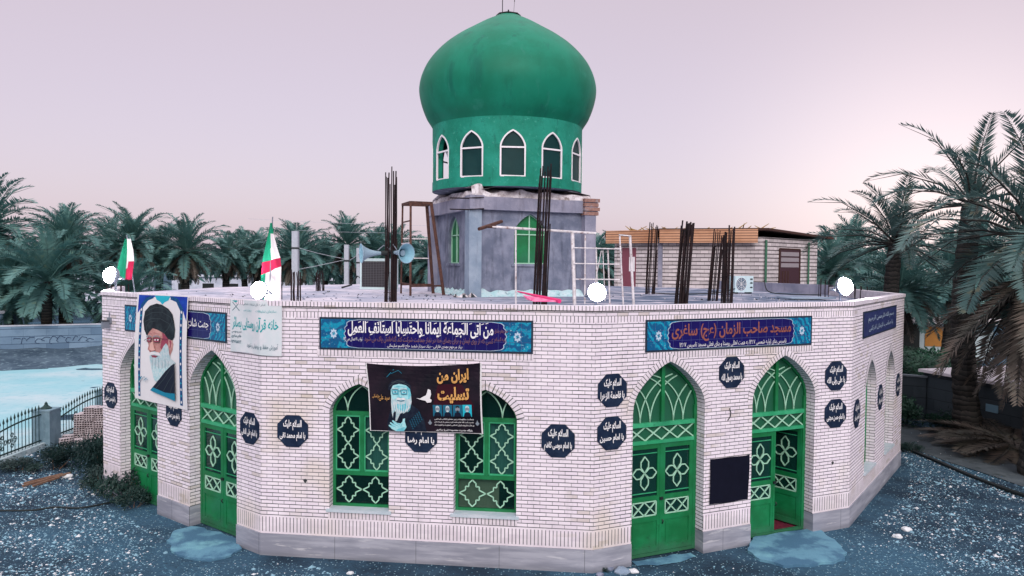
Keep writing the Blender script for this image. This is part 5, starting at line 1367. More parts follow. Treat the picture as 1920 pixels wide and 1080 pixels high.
patch('dirt_road', [(-14.3, 12), (-14.3, 18), (-14.35, 26), (-14.6, 36), (-14, 44.5), (-36, 36.5), (-60, 27), (-60, 12)], .03, M_ROAD, 0, 3)
bq = MB(); bg_ = {}
for a in range(41):
    for b in range(7):
        A_ = Vector((-52 + 39.2 * a / 40, 30.85 + 16.45 * a / 40, 0)); off = (6 - b) / 6 * 5.2; p_ = A_ + Vector((.387, -.922, 0)) * (off - .1)
        h_ = .62 * (b / 6) ** 1.3 * (1 + .35 * noise.noise(Vector((a * .35, b * .2, 1)))) + .10 * noise.noise(Vector((a * .9, b * .8, 4))) * (b > 0) - .06 * (b == 0)
        bg_[a, b] = Vector((p_.x, p_.y, h_ + .03))
for a in range(40):
    for b in range(6): bq.face([bg_[a, b], bg_[a + 1, b], bg_[a + 1, b + 1], bg_[a, b + 1]])
o = bq.obj('earth_bank', M_BANK, None, smooth=True); o['kind'] = 'structure'
patch('doorstep_pad', [(4.60, 14.25), (4.75, 14.62), (5.0, 15.05), (6.48, 15.58), (6.55, 14.9), (6.52, 14.25), (6.32, 13.95), (6.05, 13.80), (5.5, 13.62), (5.06, 13.57), (4.72, 13.85)], .05, M_PAD, 1, .4)
patch('doorstep_pad', [(-6.87, 15.05), (-6.62, 15.42), (-5.75, 14.93), (-5.40, 14.66), (-5.18, 14.2), (-5.25, 13.85), (-5.52, 13.61), (-6.05, 13.72), (-6.42, 14.02), (-6.8, 14.6)], .04, M_PAD, 1, .4)
patch('lime_patch', [(2.30, 13.80), (2.9, 14.02), (3.5, 14.24), (3.55, 14.06), (3.2, 13.78), (2.75, 13.62), (2.36, 13.60)], .012, M_PAD, 0, .4)
patch('soil_strip', [(12.1, 24.2), (13.6, 26.8), (16, 23.5), (18, 18.5), (13.3, 18.3), (12.5, 21)], .02, mottled('grey_soil', (.06, .08, .095, 1), (.10, .125, .14, 1), 1, .95, (.03, .045, .05, 1), 3, .6), 0, 1)

# loose gravel: thousands of small stones as one stuff object
M_ST = [plain('stone_grey_blue', (.055, .10, .15, 1), .85, var=.4), plain('stone_pale_blue', (.20, .36, .45, 1), .8, var=.3), plain('stone_white', (.60, .63, .66, 1), .8, var=.12)]
mb = MB(); sr = random.Random(3)
oct_ = [(1, 0, 0), (0, 1, 0), (-1, 0, 0), (0, -1, 0), (0, 0, 1)]; of = [(0, 1, 4), (1, 2, 4), (2, 3, 4), (3, 0, 4)]
n_ = 0
while n_ < 42000:
    x_, y_ = sr.uniform(-15, 16), sr.uniform(11.5, 25)
    d = math.hypot(x_ - CX, y_ - CY)
    if d < 12.25 or x_ < -13.9 + 0: continue
    if y_ > 19 and abs(x_) < 9: continue
    dens = .5 + .9 * noise.noise(Vector((x_ * .4, y_ * .4, 7))) + (.30 if x_ < -6.5 or x_ > 7.8 else -.30)
    if sr.random() > dens: continue
    if 4.5 < x_ < 6.6 and 13.5 < y_ < 15.6 and sr.random() < .93: continue
    if -6.9 < x_ < -5.2 and 13.6 < y_ < 15.4 and sr.random() < .93: continue
    s_ = .008 + .022 * sr.random() ** 1.9 + (.032 if sr.random() < .022 else 0)
    w_ = sr.random(); m_ = 2 if w_ < .17 else (1 if w_ < .72 else 0)
    b = len(mb.v); rz = sr.random() * 6.28; z_ = gz(x_, y_)
    for vx, vy, vz in oct_:
        k1, k2, k3 = sr.uniform(.6, 1.3), sr.uniform(.6, 1.3), sr.uniform(.35, .8)
        ax, ay = vx * s_ * k1 * 1.25, vy * s_ * k2
        mb.v.append((x_ + ax * cos(rz) - ay * sin(rz), y_ + ax * sin(rz) + ay * cos(rz), z_ - .004 + vz * s_ * k3 * 1.1))
    for f in of: mb.f.append(tuple(b + q for q in f)); mb.m.append(m_); mb.uv.append([(0, 0)] * 3)
    n_ += 1
o = mb.obj('gravel', M_ST, None, weld=False); tag(o, 'loose pale and grey stones scattered over the dark ground around the mosque', 'gravel', None, 'stuff')
# a few larger stones that can be told apart
def rock(x_, y_, s_, label, m_, seed):
    b = bmesh.new(); bmesh.ops.create_icosphere(b, subdivisions=2, radius=s_)
    for v in b.verts:
        k = 1 + .35 * noise.noise(v.co / s_ * 1.1 + Vector((seed, 0, 0))); v.co = Vector((v.co.x * k * 1.2, v.co.y * k, v.co.z * k * .6))
    me = bpy.data.meshes.new('rock'); b.to_mesh(me); b.free(); me.materials.append(m_)
    o = bpy.data.objects.new('rock', me); COL.objects.link(o); o.location = (x_, y_, gz(x_, y_) + s_ * .25)
    tag(o, label, 'stone', 'larger stones by the wall')
rock(1.80, 13.42, .085, 'grey stone touching the plinth at the front wall corner', M_CEMENT, 1); rock(2.03, 13.30, .12, 'rounded blue-grey stone, largest below the front wall corner', M_PILLAR, 2)
rock(2.25, 13.33, .075, 'pale round stone right of the largest one at the front corner', M_ST[2], 3); rock(1.62, 13.18, .06, 'small grey stone left of the largest one at the front corner', M_CEMENT, 4)
rock(-2.85, 13.15, .05, 'white pebble alone on the dark gravel below the front wall', M_ST[2], 5)
rock(8.4, 15.6, .09, 'white stone on the gravel near the plinth at the right corner', M_ST[2], 6); rock(8.0, 15.2, .08, 'flat white stone lying before the right wall corner', M_ST[2], 7)

# black hoses on the ground
def ground_tube(name, pts, r, m, label, cat):
    P_ = spline([(x_, y_, gz(x_, y_) + r * .8) for x_, y_ in pts], 6); q = MB(); q.tube(P_, r, 6)
    return tag(q.obj(name, m, None, loc=P_[0]), label, cat)
ground_tube('water_hose', [(-12.5, 16.2), (-11.27, 16.31), (-10.6, 16.36), (-10.21, 16.55), (-9.63, 16.50), (-9.28, 16.77), (-8.9, 17.2)], .022, M_BLACK, 'thin black hose lying across the gravel in the left foreground', 'hose')
ground_tube('drain_pipe', [(12.02, 23.2), (12.08, 22.3), (12.14, 21.24), (12.25, 19.63), (12.6, 18.05), (13.2, 16.5)], .055, M_BLACK, 'thick black pipe lying on the ground at the right edge', 'pipe')
q = MB()
for a, b in (((-11.85, 17.95), (-11.3, 19.0)), ((-11.95, 18.15), (-11.45, 18.9)), ((-11.6, 17.95), (-11.35, 18.6))): q.tube([(a[0], a[1], .06), (b[0], b[1], .09)], .03, 4)
tag(q.obj('scrap_wood', M_WOOD, None, loc=(-11.6, 18.4, 0)), 'brown scrap planks lying on the gravel before the left shrubs', 'scrap wood')
rock(-11.35, 18.95, .11, 'pale lump of mortar beside the brown scrap planks', M_ST[2], 9)

# ------------------------------------------------------------------ iron fence, its posts and kerb
M_POST = concrete('post_render', (.12, .20, .25, 1), (.20, .30, .36, 1), (.07, .11, .14, 1))
kb = MB(); kb.box(ID, (-14.05, 12, -.05), (-13.78, 26, .14)); o = kb.obj('kerb', mottled('kerb_mortar', (.34, .48, .52, 1), (.5, .6, .62, 1), 4, .9, (.1, .16, .18, 1), 5, .6)); o['kind'] = 'structure'
def fence_post(y_, label):
    t = thing('fence_post', label, 'fence post', (-13.92, y_, 0), 'rendered posts of the iron fence')
    m_ = MB(); m_.box(lambda u, d, z: Vector((-13.92 + u, y_ + d, z)), (-.27, -.27, 0), (.27, .27, 1.06)); m_.box(lambda u, d, z: Vector((-13.92 + u, y_ + d, z)), (-.29, -.29, 1.06), (.29, .29, 1.10)); m_.obj('shaft', M_POST, t)
    m_ = MB(); m_.lathe([(.16, 0), (.15, .03), (.07, .09), (.045, .13), (.04, .17), (.0, .22)], (-13.92, y_, 1.10), 12); m_.obj('finial', M_FENCE, t)
def fence_panel(y0, y1, label, z_lo=.62, z_hi=.98):
    t = thing('iron_fence', label, 'fence', (-13.9, y0, 0), 'spear-topped iron fence panels')
    X = -13.9; top = lambda s_: z_lo + (z_hi - z_lo) * sin(min(1, s_ * 1.15) * pi / 2)
    m_ = MB(); m_.tube([(X, y0 + (y1 - y0) * k / 14, top(k / 14)) for k in range(15)], .026, 6); m_.obj('top_rail', M_FENCE, t)
    m_ = MB(); m_.tube([(X, y0, .21), (X, y1, .21)], .026, 4); m_.obj('bottom_rail', M_FENCE, t)
    n = int((y1 - y0) / .145)
    for k in range(n):
        s_ = (k + .5) / n; y_ = y0 + (y1 - y0) * s_; m_ = MB(); zt = top(s_) + .27
        m_.tube([(X, y_, .12), (X, y_, zt - .12)], .011, 5); m_.tube([(X, y_, zt - .13), (X, y_, zt - .09), (X, y_, zt - .06), (X, y_, zt + .04)], [.012, .03, .026, .002], 5)
        m_.obj('picket', M_FENCE, t)
    m_ = MB(); ym = (y0 + y1) / 2
    for cy_, cz_, r_ in ((ym - .3, .50, .11), (ym - .08, .50, .08), (ym + .3, .50, .11), (ym + .08, .50, .08), (ym - .2, .66, .07), (ym + .2, .66, .07), (ym - .2, .36, .07), (ym + .2, .36, .07)):
        m_.tube([(X - .01, cy_ + r_ * (1 - k / 40) * cos(k * .42), cz_ + r_ * (1 - k / 40) * sin(k * .42)) for k in range(28)], .010, 4)
    m_.obj('scrollwork', M_FENCE, t)
fence_panel(19.0, 21.9, 'spear-topped iron fence panel at the left edge, before the first post'); fence_post(22.2, 'rendered square fence post standing clear left of the brick stack')
fence_panel(22.5, 25.3, 'spear-topped iron fence panel between the two posts, partly behind the brick stack'); fence_post(25.6, 'rendered fence post half hidden behind the mosque wall')
fence_panel(16.0, 18.9, 'spear-topped iron fence panel just outside the left edge of the picture')

# ------------------------------------------------------------------ stack of hollow bricks
M_HB = mottled('hollow_brick_clay', (.42, .37, .39, 1), (.58, .53, .56, 1), 5, .9, (.24, .19, .20, 1), 9, .4)
def hollow_brick_mesh():
    q = MB(); L_, W_, H__ = .30, .20, .20; ID2 = lambda u, d, z: Vector((u, d, z))
    for d in (-1, 1): pass
    nx, nz, wl = 4, 3, .013
    xs_ = [-.15 + k * .30 / nx for k in range(nx + 1)]; zs = [k * .20 / nz for k in range(nz + 1)]
    for x_ in xs_: q.box(ID2, (max(-.15, x_ - wl / 2), -.10, 0), (min(.15, x_ + wl / 2), .10, .20))
    for z_ in zs: q.box(ID2, (-.149, -.0995, max(.0005, z_ - wl / 2)), (.149, .0995, min(.1995, z_ + wl / 2)))
    return q
hb0 = hollow_brick_mesh().obj('hollow_brick', M_HB, None, weld=False)
placed = []
br = random.Random(5); first = True
for c in range(4):
    for l in range(5):
        for r_ in range(2):
            if l == 4 and (c in (0,) ): continue
            placed.append((-13.22 + c * .315 + br.uniform(-.02, .02), 22.75 + r_ * .24 + br.uniform(-.02, .02), l * .205, br.uniform(-.09, .09) + .25))
placed += [(-13.35, 22.2, 0, .8), (-12.9, 22.1, 0, 2.2), (-13.5, 22.6, .0, .4), (-12.5, 22.2, 0, 1.2)]
nm_ = ['bottom', 'second', 'third', 'fourth', 'top']; col_ = ['leftmost', 'second', 'third', 'rightmost']
for k, (x_, y_, z_, a) in enumerate(placed):
    o = hb0 if first else hb0.copy()
    if not first: COL.objects.link(o)
    first = False
    o.location = (x_, y_, z_ + .02); o.rotation_euler = (0, 0, a)
    if z_ == 0 and y_ < 22.7: tag(o, 'loose hollow clay brick fallen on the ground before the stack by the fence', 'brick', 'loose bricks before the stack')
    else: tag(o, 'pale hollow clay brick in the stack between the fence post and the mosque wall', 'brick', 'hollow bricks in the stack')

# ------------------------------------------------------------------ far wall and buildings on the left
def blocks(name, a, b, joint, bw, bh, jw=.10):
    g = N(name); sp = g.n('ShaderNodeSeparateXYZ'); g.set(sp.inputs[0], g.uv()); u, v = sp.outputs[0], sp.outputs[1]
    row = g.math('FLOOR', g.math('DIVIDE', v, bh)); hj = g.math('LESS_THAN', g.math('FRACT', g.math('DIVIDE', v, bh)), g.math('ADD', jw * .5, g.math('MULTIPLY', g.noise(1.5, 3), jw * 1.2)))
    uu = g.math('ADD', g.math('DIVIDE', u, bw), g.math('MULTIPLY', g.math('MODULO', row, 2), .5)); vj = g.math('LESS_THAN', g.math('FRACT', uu), jw * .16)
    ce = g.n('ShaderNodeCombineXYZ'); g.set(ce.inputs[0], g.math('FLOOR', uu)); g.set(ce.inputs[1], row)
    rn = g.n('ShaderNodeTexWhiteNoise', noise_dimensions='2D'); g.set(rn.inputs['Vector'], ce.outputs[0])
    c = g.mix(rn.outputs[0], a, b); c = g.mix(g.math('MULTIPLY', g.step(g.noise(1.2, 5), .45, .7), .5), c, a)
    j = g.math('MAXIMUM', hj, g.math('MULTIPLY', vj, .7)); c = g.mix(g.math('MULTIPLY', j, .9), c, joint)
    g.bump(g.math('SUBTRACT', 1, j), .6, .02); return g.base(c, .9, spec=.2)
def slab_wall(q, a, b, z0, z1, th=.2, mat=0, cap=None):
    A, B = Vector((*a, 0)), Vector((*b, 0)); t = (B - A).normalized(); n = Vector((t.y, -t.x, 0)); L_ = (B - A).length
    fr = lambda u, d, z: A + t * u + n * d + Vector((0, 0, z))
    q.box(fr, (0, -th, z0), (L_, 0, z1), mat)
    if cap is not None: q.box(fr, (-.03, -th - .03, z1), (L_ + .03, .03, z1 + .06), cap)
    return fr
M_CWALL = blocks('compound_wall_block', (.10, .17, .26, 1), (.19, .29, .40, 1), (.05, .09, .15, 1), 1.1, .42, .07)
M_CAP = plain('pale_wall_cap', (.50, .54, .62, 1), .85)
q = MB(); fr = slab_wall(q, (-52, 30.9), (-13, 47.3), -.1, 1.85, .25, 0, 1); o = q.obj('compound_wall', [M_CWALL, M_CAP], None, loc=(-30, 40, 0)); tag(o, 'long blue-grey block wall behind the pale road on the left', 'wall')
q = MB(); sc_ = random.Random(2)
for k in range(11):
    u_ = 26.6 + k * .36; v_ = 1.05 + sc_.uniform(-.06, .06); w_ = sc_.uniform(.10, .2); h_ = sc_.uniform(.08, .24)
    q.tube([fr(u_ + w_ * cos(a) * (1 + .4 * sin(2 * a)), .008, v_ + h_ * sin(a)) for a in [sc_.uniform(0, 1) + j * .6 for j in range(sc_.choice((5, 7, 9)))]], .022, 4)
q.obj('painted_scrawl', plain('faded_paint', (.04, .07, .13, 1), .9), o)
q = MB(); fr2 = lambda u, d, z: Vector((-31.5, 41.6, 0)) + Matrix.Rotation(R(22.8), 3, 'Z') @ Vector((u, d, z)); q.box(fr2, (-9, 0, 0), (2.6, 4, 2.45)); q.box(fr2, (-9.1, -.1, 2.45), (2.7, 4.1, 2.6), 1)
tag(q.obj('low_building', [M_CWALL, M_CAP], None, loc=fr2(0, 0, 0)), 'low pale-roofed building behind the block wall at the left edge', 'building')
M_FARW = mottled('far_whitewash', (.62, .66, .78, 1), (.45, .50, .62, 1), 1.5, .8)
def far_house(x_, y_, w_, h_, label, win=3, dp=5, z0=0):
    t = thing('far_house', label, 'house', (x_, y_, z0), 'pale houses beyond the palms')
    m_ = MB(); f_ = lambda u, d, z: Vector((x_ + u, y_ + d, z)); m_.box(f_, (-w_ / 2, 0, z0), (w_ / 2, dp, h_)); m_.obj('wall', M_FARW, t)
    m_ = MB(); m_.box(f_, (-w_ / 2 - .15, -.3, h_), (w_ / 2 + .15, dp, h_ + .18)); m_.obj('roof', M_CAP, t)
    for k in range(win):
        u = -w_ / 2 + w_ * (k + .5) / win; m_ = MB(); m_.box(f_, (u - .7, -.03, h_ - 2.1), (u + .7, .05, h_ - .8)); m_.obj('window', M_BLACK, t)
far_house(-36, 92, 12, 3.6, 'pale far house seen between the trunks left of the second flag', 4); far_house(-22, 88, 13, 3.4, 'pale far house seen low behind the second flag', 5)
far_house(-10.5, 75, 6, 4.6, 'pale far house between the cooler and the steel stand', 2); far_house(-53, 96, 9, 3.4, 'pale far house glimpsed behind the first palm trunks at left', 3)

# block house behind the mosque on the right
M_BLOCK = blocks('white_block', (.50, .46, .48, 1), (.72, .66, .69, 1), (.06, .05, .055, 1), .42, .205, .24)
M_FASCIA = mottled('orange_lined_fascia', (.50, .21, .09, 1), (.62, .30, .15, 1), 1.2, .6)
def fascia():
    g = N('ribbed_fascia'); sp = g.n('ShaderNodeSeparateXYZ'); g.set(sp.inputs[0], g.uv())
    r_ = g.math('LESS_THAN', g.math('FRACT', g.math('MULTIPLY', sp.outputs[1], 7.2)), .30)
    c = g.mix(g.step(g.noise(.6, 4), .35, .7), (.44, .21, .11, 1), (.60, .33, .20, 1)); c = g.mix(g.math('MULTIPLY', r_, .9), c, (.12, .05, .03, 1)); return g.base(c, .6)
M_FASC = fascia(); M_DKROOF = plain('dark_roof_edge', (.055, .025, .02, 1), .8)
t = thing('block_house', 'white block house with orange ribbed roof edge behind the mosque roof on the right', 'house', (10, 40, 0))
Pp = [(5.75, 42.0), (8.0, 40.3), (12.9, 38.4), (17.4, 42.6)]
hw = MB(); fas = MB(); zh = 7.05
for (a, b) in zip(Pp, Pp[1:]): slab_wall(hw, a, b, -.1, zh, .2)
slab_wall(hw, Pp[3], (12, 47), -.1, zh); slab_wall(hw, (12, 47), Pp[0], -.1, zh)
hw.obj('wall', M_BLOCK, t)
for k, (a, b) in enumerate(zip(Pp[:3], Pp[1:3])):
    A, B = Vector((*a, 0)), Vector((*b, 0)); tt = (B - A).normalized(); nn = Vector((tt.y, -tt.x, 0)); L_ = (B - A).length
    f_ = lambda u, d, z: A + tt * u + nn * d + Vector((0, 0, z))
    fas.box(f_, (-.35 if k == 0 else .0, .35, 6.75), (L_ + (.0 if k == 0 else -.25), .39, 7.45))
    if k == 1:
        for x_ in (1.5, 3.0): fas.box(f_, (x_, .39, 6.75), (x_ + .02, .394, 7.45), 1)
fas.obj('roof_fascia', [M_FASC, M_DKROOF], t)
rf = MB(); top_ = [(5.2, 42.1), (7.9, 39.95), (13.0, 37.95), (18.6, 43.2), (12, 48), (6, 48)]
hz = [7.32, 7.52, 7.50, 7.25, 7.3, 7.3]
rf.face([(x_, y_, z_) for (x_, y_), z_ in zip(top_, hz)]); rf.face([(x_, y_, z_ - .12) for (x_, y_), z_ in zip(top_, hz)][::-1])
for k in range(6):
    (a, za), (b, zb_) = (top_[k], hz[k]), (top_[(k + 1) % 6], hz[(k + 1) % 6]); rf.face([(*a, za - .12), (*b, zb_ - .12), (*b, zb_), (*a, za)])
rf.obj('roof', M_DKROOF, t)
fr = slab_wall(MB(), Pp[2], Pp[3], 0, 1)
M_MAROON = plain('maroon_door', (.055, .022, .032, 1), .5); M_PIPEG = plain('green_downpipe', (.05, .16, .10, 1), .5)
dr = MB(); dr.box(fr, (1.75, 0, 3.4), (3.95, .03, 6.45)); 
dr.box(fr, (1.65, 0, 3.4), (1.75, .05, 6.5), 1); dr.box(fr, (3.95, 0, 3.4), (4.05, .05, 6.5), 1); dr.box(fr, (1.75, 0, 6.45), (3.95, .05, 6.52), 1)
for z_ in (5.5, 5.8, 6.1): dr.box(fr, (1.85, .03, z_), (3.85, .045, z_ + .22), 2)
for x_ in (2.0, 2.3, 2.6): dr.box(fr, (x_, .03, 4.0), (x_ + .12, .045, 5.3), 1)
dr.obj('door', [M_MAROON, M_DKROOF, plain('louvre_grey', (.30, .27, .30, 1), .6)], t)
for u_, r_ in ((.12, .06), (4.9, .05)): dp = MB(); dp.tube([fr(u_, .10, 3.0), fr(u_, .10, 6.9)], r_, 8); dp.obj('downpipe', M_PIPEG, t)
fr = slab_wall(MB(), Pp[0], Pp[1], 0, 1)
dr = MB(); dr.box(fr, (.5, 0, 3.4), (1.35, .03, 6.5)); dr.box(fr, (.95, .03, 5.2), (1.3, .045, 6.0), 1); dr.obj('door', [plain('red_side_door', (.20, .06, .09, 1), .6), M_WHITEFRAME], t)
fr = slab_wall(MB(), Pp[1], Pp[2], 0, 1); cp = MB(); cp.box(fr, (-.12, 0, 3.0), (.12, .06, 6.75)); cp.obj('corner_post', M_BEAM, t)
M_DRY = mottled('dry_palm_debris', (.28, .17, .06, 1), (.42, .30, .12, 1), 6, .9)
lf_r = random.Random(8)
dbr = MB()
for k in range(34):
    s_ = lf_r.random(); x_, y_ = 6.2 + 7 * s_ + lf_r.uniform(-.3, .3), 41.6 - 3.4 * s_ + lf_r.uniform(.2, 1); a = lf_r.uniform(0, 6.28); l_ = lf_r.uniform(.3, .9)
    if 9 < x_ < 10.5: l_ *= .5
    dbr.tube([(x_, y_, 7.45), (x_ + cos(a) * l_ * .7, y_ + sin(a) * l_ * .7, 7.48 + lf_r.uniform(.1, .55) * l_)], [.05, .015], 4)
tag(dbr.obj('palm_debris', M_DRY, None, loc=(9, 40, 7.4)), 'dry orange palm stalks lying on the roof of the block house', 'palm debris', None, 'stuff')

# concrete poles and wires in front of the palms
M_POLE = plain('pole_concrete', (.42, .45, .52, 1), .8, var=.2)
for x_, y_, h_, w_, lb in ((-11.62, 40, 7.2, .16, 'nearest and tallest pale concrete pole behind the roof'), (-9.32, 42, 6.55, .12, 'pale concrete pole left of the cooler, second from the left'), (-9.49, 46, 6.45, .10, 'slimmest pale concrete pole just left of the cooler')):
    tt_ = thing('concrete_pole', lb, 'pole', (x_, y_, 0), 'concrete poles behind the roof')
    q = MB(); b_ = lambda u, d, z: Vector((x_ + u, y_ + d, z)); q.box(b_, (-w_, -w_, 0), (w_, w_, h_)); q.obj('shaft', M_POLE, tt_)
    q = MB(); q.box(b_, (-w_ - .02, -w_ - .02, h_ - .95), (w_ + .02, w_ + .02, h_ - .86)); q.obj('clamp', M_BLACK, tt_)
def wire(a, b, sag, label, r=.012, m=None):
    A, B = Vector(a), Vector(b); q = MB(); q.tube([A.lerp(B, k / 16) - Vector((0, 0, sag * 4 * (k / 16) * (1 - k / 16))) for k in range(17)], r, 4)
    tag(q.obj('overhead_wire', m or M_STEEL, None, loc=a), label, 'wire', 'overhead wires')
wire((-60, 38, 6.2), (-11.65, 39.9, 6.3), .25, 'long wire running from the left edge to the nearest concrete pole', .014, M_BLACK); wire((-11.55, 39.9, 6.35), (-9.35, 41.9, 5.75), .05, 'upper of the two wires between the first two concrete poles', .016, M_POLE)
wire((-11.5, 39.9, 5.15), (-9.35, 41.9, 5.72), .02, 'lower of the two wires between the first two concrete poles', .016, M_POLE); wire((-9.3, 41.9, 5.6), (-9.45, 45.9, 6.1), .05, 'short wire between the second and the slimmest pole', .014, M_POLE)
wire((-14.5, 41, 7.9), (-4, 41, 7.6), .05, 'topmost thin wire crossing the palms behind the roof', .008, M_POLE); wire((-12.0, 41, 7.3), (-4, 41, 7.2), .05, 'thin wire just under the topmost one', .008, M_POLE)

# right side: block shed with a pale roof, garden house
M_SHED = blocks('dark_block', (.035, .05, .062, 1), (.065, .085, .10, 1), (.025, .035, .045, 1), 1.0, .4, .05)
t = thing('low_shed', 'low dark block shed with a pale flat roof behind the palm trunk on the right', 'shed', (16, 24, 0))
q = MB(); slab_wall(q, (15.1, 27.2), (17.2, 20.0), -.1, 1.74); slab_wall(q, (17.2, 20), (24, 22), -.1, 1.74); slab_wall(q, (22, 29.5), (15.1, 27.2), -.1, 1.74); q.obj('wall', M_SHED, t)
q = MB(); q.box(lambda u, d, z: Vector((15.0, 27.3, 0)) + Matrix.Rotation(R(-73.7), 3, 'Z') @ Vector((u, d, z)), (0, -.05, 1.74), (7.6, 7, 1.84)); q.obj('roof', plain('pale_roof_screed', (.82, .77, .82, 1), .85), t)
q = MB(); fr = slab_wall(MB(), (15.1, 27.2), (17.2, 20.0), 0, 1); q.box(fr, (2.6, 0, .80), (3.05, .02, 1.05)); q.obj('painted_board', plain('pale_blue_board', (.22, .40, .52, 1), .7), t)
q = MB(); slab_wall(q, (13.0, 28.2), (15.1, 27.0), -.1, 1.55, .2, 0, 1); tag(q.obj('garden_wall', [M_SHED, plain('wall_cap_grey', (.16, .19, .22, 1), .9)], None, loc=(14, 27.6, 0)), 'short dark garden wall joining the shed to the mosque corner', 'wall')
t = thing('garden_house', 'small white house with an orange lit-looking window seen between palms on the right', 'house', (25.5, 46, 0))
q = MB(); f_ = lambda u, d, z: Vector((25.5, 45.5, 0)) + Matrix.Rotation(R(-14), 3, 'Z') @ Vector((u, d, z)); q.box(f_, (-1.9, 0, -.1), (3.5, 4, 2.2)); q.obj('wall', plain('house_white', (.46, .56, .60, 1), .8), t)
q = MB(); q.box(f_, (-2.2, -.8, 2.2), (3.7, 4.2, 2.55)); q.obj('roof', plain('house_roof_white', (.74, .70, .74, 1), .7), t)
q = MB(); q.box(f_, (-.2, -.04, .75), (1.0, .0, 1.95)); q.obj('window', plain('orange_window', (.45, .20, .045, 1), .5), t)  # lit look put into the pane's orange colour
q = MB(); q.box(f_, (-1.6, -.05, .2), (-.5, .0, 2.1)); q.obj('door', M_BLACK, t)
for x_ in (-1.85, 1.35): q = MB(); q.box(f_, (x_, -.7, 0), (x_ + .1, -.6, 2.2)); q.obj('porch_post', M_BLACK, t)

# ------------------------------------------------------------------ palms and shrubs
def leafmat(name, a, b, c=None):
    g = N(name); f = g.noise(.9, 4); col = g.mix(g.step(f, .35, .66), a, b)
    if c: col = g.mix(g.math('MULTIPLY', g.step(g.noise(2.5, 3), .56, .7), .7), col, c)
    tr = g.n('ShaderNodeBsdfTranslucent'); g.set(tr.inputs[0], col); mx = g.n('ShaderNodeMixShader'); mx.inputs[0].default_value = .22
    g.base(col, .5, spec=.35); g.t.links.new(g.p.outputs[0], mx.inputs[1]); g.t.links.new(tr.outputs[0], mx.inputs[2]); g.t.links.new(mx.outputs[0], g.o.inputs[0]); return g.mat
M_PALM = leafmat('palm_leaf_hazed', (.062, .165, .162, 1), (.115, .245, .23, 1), (.15, .235, .165, 1))  # far leaves: haze put into the colour by lightening it
M_PALMR = leafmat('palm_leaf_near', (.040, .10, .10, 1), (.09, .155, .148, 1), (.16, .15, .09, 1))
M_DEAD = leafmat('palm_leaf_dry', (.075, .075, .062, 1), (.16, .13, .11, 1), (.06, .075, .07, 1))
def trunk_mat():
    g = N('palm_trunk'); sp = g.n('ShaderNodeSeparateXYZ'); g.set(sp.inputs[0], g.pos())
    v = g.math('FRACT', g.math('ADD', g.math('MULTIPLY', sp.outputs[2], 6), g.math('MULTIPLY', g.noise(3, 3), 1.5)))
    c = g.mix(v, (.022, .026, .026, 1), (.085, .08, .075, 1)); g.bump(v, 1, .04); return g.base(c, .95, spec=.1)
M_TRUNK = trunk_mat()
def crown_bm(seed, L, nf, nl, el_hi, el_lo, lw=.045, droop=1.0, leaf=.5):
    """fronds round the origin; returns a mesh builder"""
    r_ = random.Random(seed); q = MB()
    for k in range(nf):
        s_ = (k + .5) / nf
        az = k * 2.39996 + r_.uniform(-.25, .25); el = R(el_hi + (el_lo - el_hi) * s_ ** 1.0 + r_.uniform(-8, 8)); l_ = L * r_.uniform(.8, 1.08) * (.8 + .2 * sin(pi * min(1, s_ * 1.2)))
        n = 12; pts = [Vector((0, 0, 0))]; e_ = el; st = l_ / n; d_az = r_.uniform(-.05, .05)
        for j in range(n):
            e_ -= droop * (.035 + .14 * (j / n) ** 1.5) * (1.25 if el > .2 else .8) * (.5 + .5 * cos(min(e_, 1.5)) )
            e_ = max(e_, -1.45)
            az += d_az; pts.append(pts[-1] + Vector((cos(e_) * cos(az), cos(e_) * sin(az), sin(e_))) * st)
        q.tube([pts[0], pts[4], pts[8], pts[12]], [.045, .03, .016, .004], 3, 1, caps=False)
        side = Vector((-sin(az), cos(az), 0))
        for j in range(nl):
            f = .10 + .90 * (j + r_.random() * .6) / nl; p_ = f * n; i0 = min(int(p_), n - 1); P_ = pts[i0].lerp(pts[i0 + 1], p_ - i0); tan = (pts[i0 + 1] - pts[i0]).normalized(); up = side.cross(tan); 
            if up.z < 0: up = -up
            ll = leaf * L * .26 * (sin(pi * min(1, .12 + f * .86)) ** .6) * r_.uniform(.8, 1.15)
            for sg in (-1, 1):
                dv = (tan * .75 + side * sg * .8 + up * r_.uniform(.05, .5)).normalized(); T_ = P_ + dv * ll; T_.z -= .10 * ll
                wv = tan.cross(dv).cross(dv).normalized() * lw
                M_ = P_.lerp(T_, .35)
                b = len(q.v); q.v += [tuple(P_), tuple(M_ + wv * .5), tuple(T_), tuple(M_ - wv * .5)]
                q.f.append((b, b + 1, b + 2, b + 3)); q.m.append(0); q.uv.append([(0, 0)] * 4)
    return q
def mesh_of(q, name, mats):
    o = q.obj(name, mats, None, weld=False); me = o.data; bpy.data.objects.remove(o); return me
CROWN = [mesh_of(crown_bm(s_, 3.6, 52, 44, 86, -38, .075, 1.0, .62), 'palm_crown', [M_PALM, M_PALM]) for s_ in (11, 12, 13)]
CROWNR = [mesh_of(crown_bm(s_, 3.6, 30, 62, 84, -26, .050, 1.05, .62), 'palm_crown_near', [M_PALMR, M_TRUNK]) for s_ in (21, 22, 23)]
CROWNS = [mesh_of(crown_bm(s_, 3.7, n_f, 58, 86, lo_, .046, .95, .58), 'palm_crown_open', [M_PALMR, M_TRUNK]) for s_, n_f, lo_ in ((41, 17, -8), (43, 24, -22))]
SKIRT = [mesh_of(crown_bm(s_, 3.0, 34, 54, -12, -76, .045, .7, .62), 'palm_dead_fronds', [M_DEAD, M_TRUNK]) for s_ in (31, 32)]
